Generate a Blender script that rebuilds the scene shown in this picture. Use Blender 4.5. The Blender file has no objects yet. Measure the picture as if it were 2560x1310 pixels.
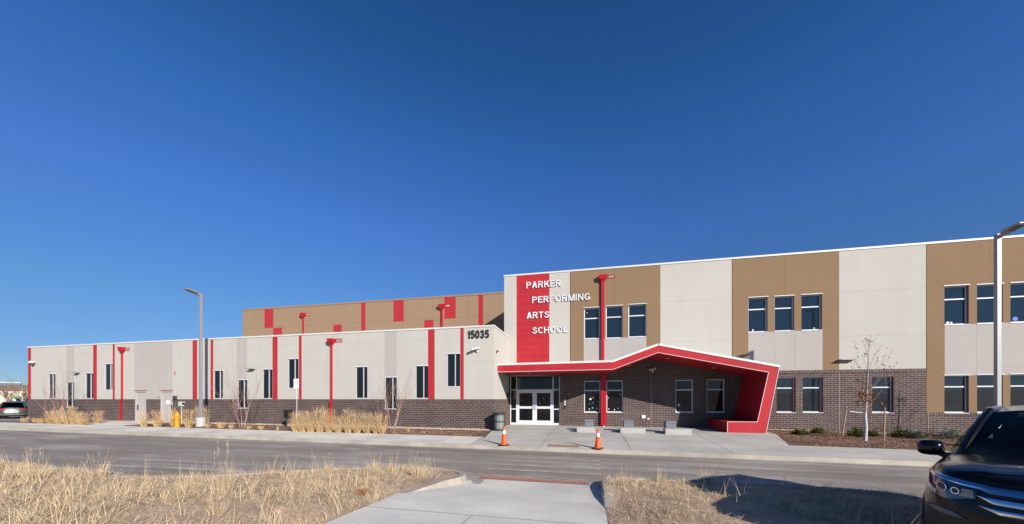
import bpy, bmesh, math, random
from mathutils import Vector, Matrix
R = math.radians
random.seed(7)
SC = bpy.context.scene
COL = SC.collection
# ---------------------------------------------------------------- camera, light, exposure
EYE = 1.58
cd = bpy.data.cameras.new("camera"); cam = bpy.data.objects.new("camera", cd); COL.objects.link(cam)
cam.location = (0, 0, EYE); cam.rotation_euler = (R(90), 0, 0)
cd.sensor_width = 36; cd.lens = 36 * 880 / 2560; cd.shift_y = (998 - 655) / 2560
cd.clip_start = 0.05; cd.clip_end = 8000
SC.camera = cam
TH = math.atan2(880, 3995); CT, ST = math.cos(TH), math.sin(TH)
W = bpy.data.worlds.new("World"); SC.world = W; W.use_nodes = True
nt = W.node_tree; bg = nt.nodes["Background"]
sky = nt.nodes.new("ShaderNodeTexSky"); sky.sky_type = 'NISHITA'; sky.sun_disc = False
SUN_EL, SUN_AZ = 23.2, math.degrees(math.atan2(.585, -.811))
sky.sun_elevation = R(SUN_EL); sky.sun_rotation = R(SUN_AZ)
sky.altitude = 1800; sky.air_density = 1.0; sky.dust_density = 0.0; sky.ozone_density = 4.5
tint = nt.nodes.new("ShaderNodeMix"); tint.data_type = 'RGBA'; tint.blend_type = 'MULTIPLY'; tint.inputs[0].default_value = 1
tint.inputs[7].default_value = (1.02, 1.34, 1.68, 1)
# colour of the clear winter sky by height above the horizon (a property of the dome, seen the same from anywhere)
tcw = nt.nodes.new("ShaderNodeTexCoord"); sxw = nt.nodes.new("ShaderNodeSeparateXYZ"); rw = nt.nodes.new("ShaderNodeValToRGB")
nt.links.new(tcw.outputs['Generated'], sxw.inputs[0]); nt.links.new(sxw.outputs[2], rw.inputs[0])
el = rw.color_ramp.elements; el[0].position = 0.0; el[0].color = (.37, .335, .33, 1); el[1].position = 1.0; el[1].color = (.13, .26, .32, 1)
for p_, c_ in ((.07, (.41, .355, .345)), (.21, (.50, .50, .46)), (.41, (.54, .61, .70)), (.56, (.41, .62, .73)), (.75, (.265, .50, .58))):
    e_ = el.new(p_); e_.color = (*c_, 1)
t2 = nt.nodes.new("ShaderNodeMix"); t2.data_type = 'RGBA'; t2.blend_type = 'MULTIPLY'; t2.inputs[0].default_value = 1
nt.links.new(sky.outputs[0], t2.inputs[6]); nt.links.new(rw.outputs[0], t2.inputs[7]); nt.links.new(t2.outputs[2], tint.inputs[6]); nt.links.new(tint.outputs[2], bg.inputs[0]); bg.inputs[1].default_value = 0.105
sl = bpy.data.lights.new("sun", 'SUN'); sun = bpy.data.objects.new("sun", sl); COL.objects.link(sun)
sl.energy = 5.0; sl.angle = R(0.5); sl.color = (1, .955, .89)
sun.rotation_euler = (R(90 - SUN_EL), 0, math.atan2(.811 * -1, .585) + R(90))
sun.location = (30, -40, 40)
SC.view_settings.view_transform = 'Standard'; SC.view_settings.look = 'None'
SC.view_settings.exposure = 0.32; SC.view_settings.gamma = 1
SC.render.engine = 'CYCLES'; SC.cycles.diffuse_bounces = 1

# ---------------------------------------------------------------- survey helpers (u along the facade, D away from the viewer, z up)
DM, DL, DB, DC = 21.22, 17.74, 27.0, 18.44      # main block, low wing, rear block, canopy front
def zr(u): return -.36 - .0074 * max(-60, min(30, u))
def G(u, D):
    if D < 13: return zr(u) + .04 * max(0, 8.5 - max(D, 0))
    zc = zr(u) + .15
    ze = 0.0
    if u < -5: ze = -.0044 * (max(u, -34) + 5)
    if u > 8.5: ze = -.1 * min(1, (u - 8.5) / 4)
    return zc + (ze - zc) * min(1, (D - 13) / 4.74)
def gp(px, py, dz=0):
    a = (px - 1280) / 880; b = (py - 998) / 880; lo, hi = .5, 80
    for i in range(50):
        m = (lo + hi) / 2; u = a * m * CT - m * ST; D = a * m * ST + m * CT
        if EYE - b * m > G(u, D) + dz: lo = m
        else: hi = m
    return u, D
def U(px, D):
    a = (px - 1280) / 880; return D * (a * CT - ST) / (a * ST + CT)
def Z(px, py, D):
    a = (px - 1280) / 880; return EYE - (py - 998) / 880 * D / (a * ST + CT)

# ---------------------------------------------------------------- materials
def ramp(nt, fac, stops):
    r = nt.nodes.new("ShaderNodeValToRGB"); e = r.color_ramp.elements
    e[0].position, e[0].color = stops[0][0], (*stops[0][1], 1)
    e[1].position, e[1].color = stops[-1][0], (*stops[-1][1], 1)
    for p, c in stops[1:-1]:
        k = e.new(p); k.color = (*c, 1)
    nt.links.new(fac, r.inputs[0]); return r.outputs[0]
def new_mat(name, col=(.5, .5, .5), rough=.6, metal=0, spec=.5):
    m = bpy.data.materials.new(name); m.use_nodes = True
    b = m.node_tree.nodes["Principled BSDF"]
    b.inputs['Base Color'].default_value = (*col, 1); b.inputs['Roughness'].default_value = rough
    b.inputs['Metallic'].default_value = metal; b.inputs['Specular IOR Level'].default_value = spec
    return m, m.node_tree, b
def coords(nt, scale=(1, 1, 1), kind='Object'):
    tc = nt.nodes.new("ShaderNodeTexCoord"); mp = nt.nodes.new("ShaderNodeMapping")
    mp.inputs['Scale'].default_value = scale
    nt.links.new(tc.outputs[kind], mp.inputs[0]); return mp.outputs[0]
def noise(nt, vec, scale, detail=4, rough=.55):
    n = nt.nodes.new("ShaderNodeTexNoise"); n.inputs['Scale'].default_value = scale
    n.inputs['Detail'].default_value = detail; n.inputs['Roughness'].default_value = rough
    nt.links.new(vec, n.inputs['Vector']); return n.outputs['Fac']
def mix(nt, fac, a, b, mode='MIX'):
    m = nt.nodes.new("ShaderNodeMix"); m.data_type = 'RGBA'; m.blend_type = mode
    for i, v in ((0, fac), (6, a), (7, b)):
        if isinstance(v, (int, float)): m.inputs[i].default_value = v
        elif isinstance(v, tuple): m.inputs[i].default_value = (*v, 1)
        else: nt.links.new(v, m.inputs[i])
    return m.outputs[2]
def bump(nt, b, h, strength=.3, dist=.01):
    n = nt.nodes.new("ShaderNodeBump"); n.inputs['Strength'].default_value = strength
    n.inputs['Distance'].default_value = dist
    nt.links.new(h, n.inputs['Height']); nt.links.new(n.outputs[0], b.inputs['Normal'])
def math_n(nt, op, a, b=None):
    n = nt.nodes.new("ShaderNodeMath"); n.operation = op
    for i, v in ((0, a), (1, b)):
        if v is None: continue
        if isinstance(v, (int, float)): n.inputs[i].default_value = v
        else: nt.links.new(v, n.inputs[i])
    return n.outputs[0]
def stucco(name, col):
    m, t, b = new_mat(name, col, .9, 0, .25)
    v = coords(t); n1 = noise(t, v, .35, 5); n2 = noise(t, coords(t, (1.6, 1.6, .25)), 1.5, 5)
    m2 = mix(t, 1.0, col, ramp(t, n1, [(.3, (.965, .965, .96)), (.7, (1.02, 1.015, 1.01))]), 'MULTIPLY')
    m3 = mix(t, 1.0, m2, ramp(t, n2, [(.35, (.97, .967, .963)), (.6, (1, 1, 1))]), 'MULTIPLY')
    t.links.new(m3, b.inputs['Base Color']); bump(t, b, noise(t, v, 180, 2), .35, .004)
    return m
def wallcoord(t):
    tc = t.nodes.new("ShaderNodeTexCoord"); s = t.nodes.new("ShaderNodeSeparateXYZ"); c = t.nodes.new("ShaderNodeCombineXYZ")
    t.links.new(tc.outputs['Object'], s.inputs[0])
    t.links.new(math_n(t, 'ADD', s.outputs[0], s.outputs[1]), c.inputs[0]); t.links.new(s.outputs[2], c.inputs[1])
    return c.outputs[0]
def brick(name, c1, c2, mort, w=.305, h=.1016, ms=.011, offset=.5, rough=.85):
    m, t, b = new_mat(name, c1, rough, 0, .3)
    n = t.nodes.new("ShaderNodeTexBrick"); v = wallcoord(t); t.links.new(v, n.inputs['Vector'])
    n.inputs['Scale'].default_value = 1; n.inputs['Brick Width'].default_value = w; n.inputs['Row Height'].default_value = h
    n.inputs['Mortar Size'].default_value = ms; n.inputs['Mortar Smooth'].default_value = .15; n.inputs['Bias'].default_value = 0
    n.offset = offset
    n.inputs['Color1'].default_value = (*c1, 1); n.inputs['Color2'].default_value = (*c2, 1); n.inputs['Mortar'].default_value = (*mort, 1)
    v2 = coords(t)
    c = mix(t, 1.0, n.outputs['Color'], ramp(t, noise(t, v2, .8, 5), [(.3, (.85, .84, .84)), (.7, (1.1, 1.1, 1.1))]), 'MULTIPLY')
    t.links.new(c, b.inputs['Base Color'])
    inv = math_n(t, 'SUBTRACT', 1.0, n.outputs['Fac']); bump(t, b, inv, .6, .006)
    return m
M = {}
M['cream'] = stucco('cream_stucco', (.505, .475, .418))
M['grey'] = stucco('warm_grey_stucco', (.435, .395, .36))
M['brown'] = stucco('brown_stucco', (.255, .165, .092))
M['brown2'] = stucco('rear_brown_stucco', (.32, .21, .13))
M['brick'] = brick('dark_brick', (.064, .041, .036), (.102, .068, .058), (.27, .222, .195))
M['soldier'] = brick('soldier_course', (.064, .041, .036), (.102, .068, .058), (.27, .222, .195), w=.1016, h=.6, offset=0)
M['redtile'] = brick('red_panel_tiles', (.45, .020, .028), (.43, .018, .026), (.50, .06, .06), w=1.22, h=.40, ms=.010, rough=.6)
M['redfascia'] = brick('red_fascia_panels', (.45, .020, .028), (.43, .018, .026), (.50, .06, .06), w=1.0, h=40, ms=.008, rough=.6)
M['redstripe'] = stucco('red_stripe_stucco', (.42, .028, .034))
M['redpaint'] = new_mat('red_painted_metal', (.46, .008, .018), .38)[0]
M['white'] = new_mat('white_metal_coping', (.66, .64, .60), .45)[0]
M['alu'] = new_mat('white_window_frame', (.72, .73, .74), .4)[0]
M['trim'] = new_mat('pale_edge_trim', (.75, .60, .57), .5)[0]
M['joint'] = new_mat('wall_joint', (.36, .335, .30), .9)[0]
M['jointb'] = new_mat('brown_wall_joint', (.16, .11, .065), .9)[0]
M['black'] = new_mat('black_joint', (.015, .015, .016), .7)[0]
M['dark'] = new_mat('dark_grey_metal', (.045, .045, .05), .45, .2)[0]
M['roof'] = new_mat('white_roof_membrane', (.6, .6, .58), .8)[0]
def glassmat(name, col, ior=1.55):
    m, t, b = new_mat(name, col, .02)
    b.inputs['IOR'].default_value = ior
    bump(t, b, noise(t, coords(t), 1.3, 2), .05, .03); return m
M['glass'] = glassmat('dark_window_glass', (.010, .016, .022), 1.75)
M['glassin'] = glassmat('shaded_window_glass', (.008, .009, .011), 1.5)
M['glasslow'] = glassmat('tinted_window_glass', (.010, .013, .017), 1.5)
def speck(name, base, var, sc1=.6, sc2=60, rough=.9, streak=None, b_s=.3, dist=.006, stain=None):
    m, t, b = new_mat(name, base, rough, 0, .3)
    v = coords(t)
    lo = tuple(x * (1 - var) for x in base); hi = tuple(x * (1 + var) for x in base)
    c = ramp(t, noise(t, v, sc1, 6, .6), [(.3, lo), (.7, hi)])
    f = noise(t, v, sc2, 3, .7)
    c = mix(t, 1.0, c, ramp(t, f, [(.25, (.8, .8, .8)), (.75, (1.2, 1.2, 1.2))]), 'MULTIPLY')
    if streak:
        s = noise(t, coords(t, streak), 1.0, 5, .6)
        c = mix(t, 1.0, c, ramp(t, s, [(.32, (.82, .81, .80)), (.68, (1.15, 1.14, 1.12))]), 'MULTIPLY')
    if stain:
        s = noise(t, coords(t, (.22, .9, 1)), 1.0, 7, .62)
        c = mix(t, ramp(t, s, [(.50, (0, 0, 0)), (.66, (.75, .75, .75))]), c, stain)
    t.links.new(c, b.inputs['Base Color']); bump(t, b, f, b_s, dist); return m
M['asphalt'] = speck('worn_asphalt', (.285, .240, .200), .12, .35, 90, .92, (.10, 1.6, 1), .4, .006, (.46, .41, .37))
M['concrete'] = speck('pale_concrete', (.69, .65, .56), .05, .5, 40, .88, (.5, .7, 1), .15, .003)
M['paving'] = speck('grey_concrete_paving', (.52, .485, .425), .05, .5, 40, .88, (.5, .7, 1), .15, .003)
M['curb'] = speck('curb_concrete', (.40, .355, .295), .12, 1.5, 30, .9, (.7, 3, 1), .3, .004)
M['benchstone'] = speck('bench_concrete', (.45, .43, .385), .06, 2, 60, .85, None, .2, .003)
M['granite'] = speck('grey_stone', (.20, .21, .225), .1, 3, 60, .55, None, .1, .002)
M['mulch'] = speck('mulch_soil', (.17, .095, .060), .35, 3, 25, 1, None, .9, .03)
M['rock'] = speck('river_rock', (.45, .35, .27), .3, 6, 30, .9, None, .8, .02)
M['soil'] = speck('straw_strewn_soil', (.50, .345, .225), .40, 1.1, 26, 1, None, .8, .02)
M['field'] = speck('dry_prairie', (.32, .22, .13), .25, .02, .8, 1)
M['dome'] = speck('brick_red_paver', (.42, .17, .125), .12, 4, 70, .85)
M['stripe'] = speck('worn_road_paint', (.44, .375, .305), .15, 2, 25, .9, (3, .5, 1))
M['galv'] = new_mat('galvanised_pole_metal', (.33, .335, .335), .45, .3)[0]
M['lamp'] = new_mat('lamp_head_metal', (.32, .31, .28), .5, .2)[0]
M['wood'] = speck('stake_wood', (.45, .33, .2), .2, 8, 40)
M['chrome'] = new_mat('chrome', (.75, .77, .8), .10, 1)[0]
M['rubber'] = new_mat('black_rubber', (.012, .012, .012), .75)[0]
M['blackpl'] = new_mat('black_plastic', (.012, .012, .014), .45)[0]

# ---------------------------------------------------------------- mesh helper
class MB:
    def __init__(s): s.v = []; s.f = []; s.m = []
    def face(s, pts, mi=0):
        n = len(s.v); s.v += [tuple(p) for p in pts]; s.f.append(tuple(range(n, n + len(pts)))); s.m.append(mi)
    def box(s, x0, x1, y0, y1, z0, z1, mi=0):
        n = len(s.v)
        s.v += [(x, y, z) for z in (z0, z1) for x, y in ((x0, y0), (x1, y0), (x1, y1), (x0, y1))]
        for q in ((3, 2, 1, 0), (4, 5, 6, 7), (0, 1, 5, 4), (1, 2, 6, 5), (2, 3, 7, 6), (3, 0, 4, 7)):
            s.f.append(tuple(n + i for i in q)); s.m.append(mi)
        return s
    def prism(s, poly, y0, y1, mi=0):            # poly in (x,z), extruded along y
        n = len(s.v); k = len(poly)
        s.v += [(x, y0, z) for x, z in poly] + [(x, y1, z) for x, z in poly]
        s.f += [tuple(range(n, n + k)), tuple(range(n + 2 * k - 1, n + k - 1, -1))]; s.m += [mi, mi]
        for i in range(k):
            j = (i + 1) % k; s.f.append((n + j, n + i, n + k + i, n + k + j)); s.m.append(mi)
        return s
    def tube(s, pts, rad, n=8, cap=True, mi=0):
        pts = [Vector(p) for p in pts]
        if not isinstance(rad, (list, tuple)): rad = [rad] * len(pts)
        rings = []; prev = None
        for i, p in enumerate(pts):
            d = (pts[min(i + 1, len(pts) - 1)] - pts[max(i - 1, 0)])
            d = d.normalized() if d.length > 1e-9 else Vector((0, 0, 1))
            if prev is None:
                a = Vector((0, 0, 1)) if abs(d.z) < .9 else Vector((1, 0, 0))
                x = d.cross(a).normalized()
            else:
                x = (prev - d * prev.dot(d)); x = x.normalized() if x.length > 1e-6 else d.orthogonal().normalized()
            prev = x; y = d.cross(x)
            b = len(s.v)
            for k in range(n):
                t = 2 * math.pi * k / n; s.v.append(tuple(p + (x * math.cos(t) + y * math.sin(t)) * rad[i]))
            rings.append(b)
        for a, b in zip(rings, rings[1:]):
            for k in range(n):
                j = (k + 1) % n; s.f.append((a + k, a + j, b + j, b + k)); s.m.append(mi)
        if cap:
            s.f.append(tuple(rings[0] + k for k in range(n))[::-1]); s.f.append(tuple(rings[-1] + k for k in range(n))); s.m += [mi, mi]
        return s
    def lathe(s, prof, c=(0, 0, 0), n=16, mi=0):  # prof: (r,z)
        rings = []
        for r, z in prof:
            rings.append(len(s.v))
            for k in range(n):
                t = 2 * math.pi * k / n; s.v.append((c[0] + r * math.cos(t), c[1] + r * math.sin(t), c[2] + z))
        for a, b in zip(rings, rings[1:]):
            for k in range(n):
                j = (k + 1) % n; s.f.append((a + k, a + j, b + j, b + k)); s.m.append(mi)
        s.f.append(tuple(rings[0] + k for k in range(n))[::-1]); s.f.append(tuple(rings[-1] + k for k in range(n))); s.m += [mi, mi]
        return s
    def grid(s, rows, mi=0, flip=False):
        n = len(s.v); h = len(rows); w = len(rows[0])
        for r in rows: s.v += [tuple(p) for p in r]
        for i in range(h - 1):
            for j in range(w - 1):
                q = (n + i * w + j, n + i * w + j + 1, n + (i + 1) * w + j + 1, n + (i + 1) * w + j)
                s.f.append(q[::-1] if flip else q); s.m.append(mi)
        return s
    def build(s, name, mat, parent=None, off=(0, 0, 0), smooth=False, rot=True, bevel=0):
        me = bpy.data.meshes.new(name)
        vs = s.v if off == (0, 0, 0) else [(x - off[0], y - off[1], z - off[2]) for x, y, z in s.v]
        me.from_pydata(vs, [], s.f); me.validate()
        mats = mat if isinstance(mat, list) else [mat]
        for q in mats: me.materials.append(q)
        if len(mats) > 1 and len(me.polygons) == len(s.m): me.polygons.foreach_set('material_index', s.m)
        if smooth:
            me.polygons.foreach_set('use_smooth', [True] * len(me.polygons)); me.set_sharp_from_angle(angle=R(40))
        me.update()
        o = bpy.data.objects.new(name, me); COL.objects.link(o)
        if parent: o.parent = parent
        elif rot: o.rotation_euler = (0, 0, -TH)
        if bevel:
            bv = o.modifiers.new('bevel', 'BEVEL'); bv.width = bevel; bv.segments = 2; bv.limit_method = 'ANGLE'
        return o
def tag(o, label=None, cat=None, group=None, kind=None):
    for k, v in (('label', label), ('category', cat), ('group', group), ('kind', kind)):
        if v: o[k] = v
    return o
def root(name, u, D, z, label, cat, group=None, rz=0):
    o = bpy.data.objects.new(name, None); COL.objects.link(o)
    o.location = (u * CT + D * ST, -u * ST + D * CT, z); o.rotation_euler = (0, 0, -TH + rz); o.empty_display_size = .2
    return tag(o, label, cat, group)
def place(o, u, D, z, rz=0, s=1):
    o.location = (u * CT + D * ST, -u * ST + D * CT, z); o.rotation_euler = (0, 0, -TH + rz); o.scale = (s, s, s)
def copy_tree(o, parent=None):
    c = o.copy(); COL.objects.link(c); c.parent = parent
    for ch in list(o.children): copy_tree(ch, c)
    return c
def struct(o): o['kind'] = 'structure'; return o

# ---------------------------------------------------------------- ground, road, pavements
def sheet(name, poly, mat, dz, step=1.0, zf=None, skirt=0, wob=0):
    bm = bmesh.new(); f = bm.faces.new([bm.verts.new((x, y, 0)) for x, y in poly])
    bmesh.ops.triangulate(bm, faces=[f])
    xs = [p[0] for p in poly]; ys = [p[1] for p in poly]
    def cuts(a, b, st, ax):
        k = math.ceil(a / st) * st
        while k < b:
            no = (1, 0, 0) if ax == 0 else (0, 1, 0); co = (k, 0, 0) if ax == 0 else (0, k, 0)
            bmesh.ops.bisect_plane(bm, geom=bm.verts[:] + bm.edges[:] + bm.faces[:], plane_co=co, plane_no=no, dist=1e-5); k += st
    cuts(min(xs), max(xs), step * 2, 0)
    cuts(min(ys), max(ys), step, 1)
    for k in (8.5, 13.0, 17.74):
        if min(ys) < k < max(ys):
            bmesh.ops.bisect_plane(bm, geom=bm.verts[:] + bm.edges[:] + bm.faces[:], plane_co=(0, k, 0), plane_no=(0, 1, 0), dist=1e-5)
    rnd = random.Random(3)
    for v in bm.verts:
        v.co.z = (zf or G)(v.co.x, v.co.y) + dz + (rnd.uniform(-wob, wob) if wob and not v.is_boundary else 0)
    bmesh.ops.recalc_face_normals(bm, faces=bm.faces)
    if bm.faces and sum(f.normal.z for f in bm.faces) < 0: bmesh.ops.reverse_faces(bm, faces=bm.faces)
    me = bpy.data.meshes.new(name); bm.to_mesh(me); bm.free(); me.materials.append(mat)
    o = bpy.data.objects.new(name, me); COL.objects.link(o); o.rotation_euler = (0, 0, -TH)
    return struct(o)
def Groad(u, D): return zr(u) + .04 * max(0, 8.5 - max(D, 0))
# terrain to the horizon
mb = MB(); ring = []
for r in (0, 30, 60, 120, 260, 600, 1500, 4000):
    ring.append([(r * math.cos(t * math.pi / 24), r * math.sin(t * math.pi / 24), -.95) for t in range(49)])
mb.grid(ring, flip=False)
struct(mb.build('ground', M['field'], rot=False))
sheet('road', [(-90, -14), (45, -14), (45, 13.0), (-90, 13.0)], M['asphalt'], 0, 1.5, Groad)
mb = MB(); mb.face([(-400, 19.5, -.27), (-34.6, 19.5, -.27), (-34.6, 220, -.27), (-400, 220, -.27)])
struct(mb.build('parking_lot', M['asphalt']))
LB = 15.05   # back of the far pavement
bc1 = gp(1206, 1094.7); bc2 = gp(1234, 1079); rc1 = gp(1914, 1082); rc2 = gp(1988, 1119)
print('corners', bc1, bc2, rc1, rc2)
XL0 = U(1275, DM)
sheet('sidewalk', [(-90, 13.002), (bc1[0], 13.002), (bc1[0], LB), (-90, LB)], M['concrete'], .004)
sheet('sidewalk', [(rc2[0], 13.002), (45, 13.002), (45, LB), (rc2[0], LB)], M['paving'], .004)
sheet('entrance_plaza', [(bc1[0], 13.002), (rc2[0], 13.002), (rc2[0], LB), (8.35, DC + .1), (8.3, DM), (-4.87, DM), (-4.87, DL - .3), (bc1[0] + .05, LB)], M['paving'], .0045)
# service door apron in the left bed
sheet('service_pavement', [(U(336, DL) - .3, LB + .002), (U(432, DL) + .2, LB + .002), (U(432, DL) + .2, DL), (U(300, DL), DL), (U(300, DL), DL - .6)], M['concrete'], .012)
def mulchz(u, D): return G(u, D) + .02 * math.sin(u * 2.1) * math.sin(D * 3)
sheet('planting_bed', [(-38, LB + .01), (bc1[0], LB + .01), (-4.9, DL - .3), (-4.9, DL), (-38, DL)], M['mulch'], -.012, .5, mulchz)
sheet('planting_bed', [(rc2[0] + .01, LB + .01), (45, LB + .01), (45, DM), (8.3, DM), (8.36, DC + .1)], M['mulch'], -.012, .5, mulchz)
# kerbs: swept profile (offset to the road side negative)
def sweep(name, pts, prof, mat, zf=G, closed=False, hide=None):
    mb = MB(); rows = []
    P = [Vector((p[0], p[1])) for p in pts]; n = len(P)
    for i, p in enumerate(P):
        a = P[i - 1] if (i > 0 or closed) else P[i]; b = P[(i + 1) % n] if (i < n - 1 or closed) else P[i]
        d = (b - a).normalized(); nn = Vector((-d.y, d.x))
        rows.append([(p.x + nn.x * o, p.y + nn.y * o, zf(p.x, p.y) + (z if not hide else z * hide(p.x, p.y))) for o, z in prof])
    if closed: rows.append(rows[0])
    mb.grid(rows); return struct(mb.build(name, mat))
def frange(a, b, st):
    r = []; x = a
    while x < b - 1e-6: r.append(x); x += st
    return r + [b]
sweep('kerb', [(u, 13.0) for u in frange(-90, 45, .5)], [(-.30, .006), (-.03, .006), (-.012, .135), (.01, .152), (.15, .1565), (.17, .14)], M['curb'], lambda u, D: zr(u))
def smooth_poly(pts, k=6, closed=True):
    out = []; n = len(pts)
    rng = range(n) if closed else range(n - 1)
    g = lambda i: Vector(pts[i % n]) if closed else Vector(pts[max(0, min(n - 1, i))])
    for i in rng:
        p0, p1, p2, p3 = g(i - 1), g(i), g(i + 1), g(i + 2)
        for j in range(k):
            t = j / k
            out.append(tuple(.5 * ((2 * p1) + (p2 - p0) * t + (2 * p0 - 5 * p1 + 4 * p2 - p3) * t * t + (3 * p1 - p0 - 3 * p2 + p3) * t ** 3)))
    if not closed: out.append(tuple(pts[-1]))
    return out
ISL_L = smooth_poly([(-40, 6.6), (-22, 6.2), (-14.4, 5.95), (-12.2, 5.85), (-10.2, 5.62), (-9.0, 5.65), (-7.9, 6.2), (-6.5, 7.4), (-5.2, 8.25), (-4.0, 8.45), (-3.25, 8.3), (-2.86, 7.85), (-2.8, 7.4)], 6, False) 
ISL_L_edge = [(-3.15, 6.75), (-3.6, 6.2), (-3.62, 4), (-3.62, -6), (-40, -6)]
ISL_R = smooth_poly([(.27, 7.4), (.28, 7.85), (.42, 8.25), (.85, 8.52), (2, 8.6), (4, 8.6), (5.4, 8.5), (5.95, 8.1), (5.8, 7.2), (5, 6.25), (4, 5.25), (2.95, 4.15), (1.5, 2.65), (.6, 1.7)], 6, False)
ISL_R_edge = [(.27, 1.2), (.27, 5)]
def sstep(x): x = max(0, min(1, x)); return x * x * (3 - 2 * x)
def vh(u, D):   # verge height above the road: falls to the walkway along its edges
    d = -3.62 - u if u < -1.7 else u - .27
    k = sstep(d / 1.1 + .05); e = sstep((D - 6.3) / .9)
    return .012 + .113 * max(k, e)
def Gi(u, D): return Groad(u, D) + vh(u, D)
sheet('verge', ISL_L + ISL_L_edge, M['soil'], 0, .5, Gi, wob=.012)
sheet('verge', ISL_R + ISL_R_edge, M['soil'], 0, .5, Gi, wob=.012)
kp = [(-.0, .13), (-.0, .135), (.14, .148), (.165, .13), (.185, 0), (.60, .006)]
kpn = [(-.15, .12), (-.14, .145), (.0, .150), (.02, .135), (.04, .006), (.44, .006)]
def taper(u, D):
    return .04 + .96 * sstep((D - 6.2) / .9) if -4.2 < u < .9 else 1
sweep('kerb', ISL_L + [(-3.0, 6.95), (-3.25, 6.6), (-3.45, 6.3), (-3.55, 6.12)], kpn, M['curb'], Groad, hide=taper)
sweep('kerb', [(.27, 5.6), (.27, 6.1), (.27, 6.8)] + ISL_R[:-4], kpn, M['curb'], Groad, hide=taper)
sheet('walkway', [(-3.62, -6), (.27, -6), (.27, 7.4), (.05, 8.45), (-2.6, 8.45), (-2.82, 7.4), (-3.2, 6.7), (-3.62, 6.2)], M['concrete'], .008, 1, Groad)
def strips(name, segs, w, mat, dz, zf=G):
    mb = MB()
    for (a, b) in segs:
        A, B = Vector(a), Vector(b); d = (B - A); L = d.length; d.normalize(); nn = Vector((-d.y, d.x)) * w / 2
        k = max(1, int(L / .7)); rows = []
        for i in range(k + 1):
            p = A + d * L * i / k; rows.append([(p.x + nn.x, p.y + nn.y, zf(p.x, p.y) + dz), (p.x - nn.x, p.y - nn.y, zf(p.x, p.y) + dz)])
        mb.grid(rows)
    return struct(mb.build(name, mat))
M['groove'] = new_mat('pavement_groove', (.20, .195, .18), 1)[0]
M['groovel'] = new_mat('pavement_tooled_joint', (.36, .35, .335), 1)[0]
sg = [((u, 13.18), (u, DM)) for u in (-1.8, 1.45, 4.75)]
strips('pavement_joints', sg, .014, M['groove'], .010)
sg = [((u, 13.18), (u, LB)) for u in frange(-36.6, -6, 3.05)] + [((u, 13.18), (u, LB)) for u in (10.4, 13.5, 16.6)]
sg += [((-4.7, 17.2), (8.3, 17.2)), ((-36, LB), (-34, LB))]
strips('pavement_joints', sg, .010, M['groovel'], .010)
strips('pavement_joints', [((-3.6, 5.15), (.26, 5.15)), ((-3.6, 3.5), (.26, 3.5)), ((-1.75, -5), (-1.75, 5.15))], .012, M['groovel'], .014, Groad)
mb = MB()
for i, D in enumerate((11.43, 10.75, 10.06, 9.38)):
    mb.grid([[(u, D - .09, zr(u) + .005), (u, D + .09, zr(u) + .005)] for u in frange(-2.75, .3, .6)])
mb.grid([[(u, 8.55, zr(u) + .008), (u, 8.66, zr(u) + .008)] for u in frange(-2.8, .3, .6)])
struct(mb.build('crosswalk_paint', M['stripe']))
# seams and dust lines on the road
rq = random.Random(21)
def wig(u0, D0, u1, D1, a, n=14):
    P = [(u0 + (u1 - u0) * i / n, D0 + (D1 - D0) * i / n + rq.uniform(-a, a)) for i in range(n + 1)]; return list(zip(P, P[1:]))
M['seal'] = new_mat('dark_crack_sealant', (.07, .065, .06), .7)[0]
M['dust'] = speck('pale_road_dust', (.40, .345, .30), .15, 2, 25, .95, (.5, 4, 1))
strips('road_crack', wig(-26, 12.2, 3, 12.1, .02) + wig(4, 11.7, 16, 11.9, .03), .018, M['seal'], .006, Groad)
strips('road_crack', wig(-17, 8.4, -13.5, 9.3, .03) + wig(-9.5, 8.6, -9.1, 12.4, .03), .016, M['seal'], .007, Groad)
for u0, D0, u1, D1, w_ in ((-16, 7.6, -5.8, 9.1, .10), (-14, 7.9, -7, 8.3, .16), (-13, 6.9, -8.6, 7.3, .22), (-20, 9.6, -12, 9.1, .07), (-24, 11.1, -20.5, 11.2, .06), (-16, 10.6, -14, 10.6, .09), (1.5, 11.2, 2.6, 11.2, .04), (-30, 11.2, -27, 11.1, .1), (-9, 7.0, -6.6, 7.7, .16)):
    strips('road_dust', wig(u0, D0, u1, D1, .025, 9), w_, M['dust'], .005, Groad)
# tactile mats with domes
def tactile(u0, u1, D0, D1, zf, lab):
    mb = MB(); mb.grid([[(u, D, zf(u, D) + .012) for D in (D0, D1)] for u in frange(u0, u1, .3)])
    dm = MB(); u = u0 + .05
    while u < u1 - .03:
        D = D0 + .05
        while D < D1 - .03:
            dm.lathe([(.016, 0), (.013, .006), (.007, .008)], (u, D, zf(u, D) + .012), 6); D += .075
        u += .075
    r = root('tactile_paving', 0, 0, 0, lab, 'tactile paving'); 
    mb.build('mat', M['dome'], r); d = dm.build('domes', M['dome'], r); d['kind'] = 'stuff'
tactile(-1.55, -.38, 13.2, 13.55, lambda u, D: G(u, D) + .002, 'short red tactile strip on the kerb ramp between the two traffic cones')
tactile(-2.6, -.02, 8.02, 8.36, lambda u, D: Groad(u, D) + .006, 'long red tactile strip at the near end of the crosswalk')
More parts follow.
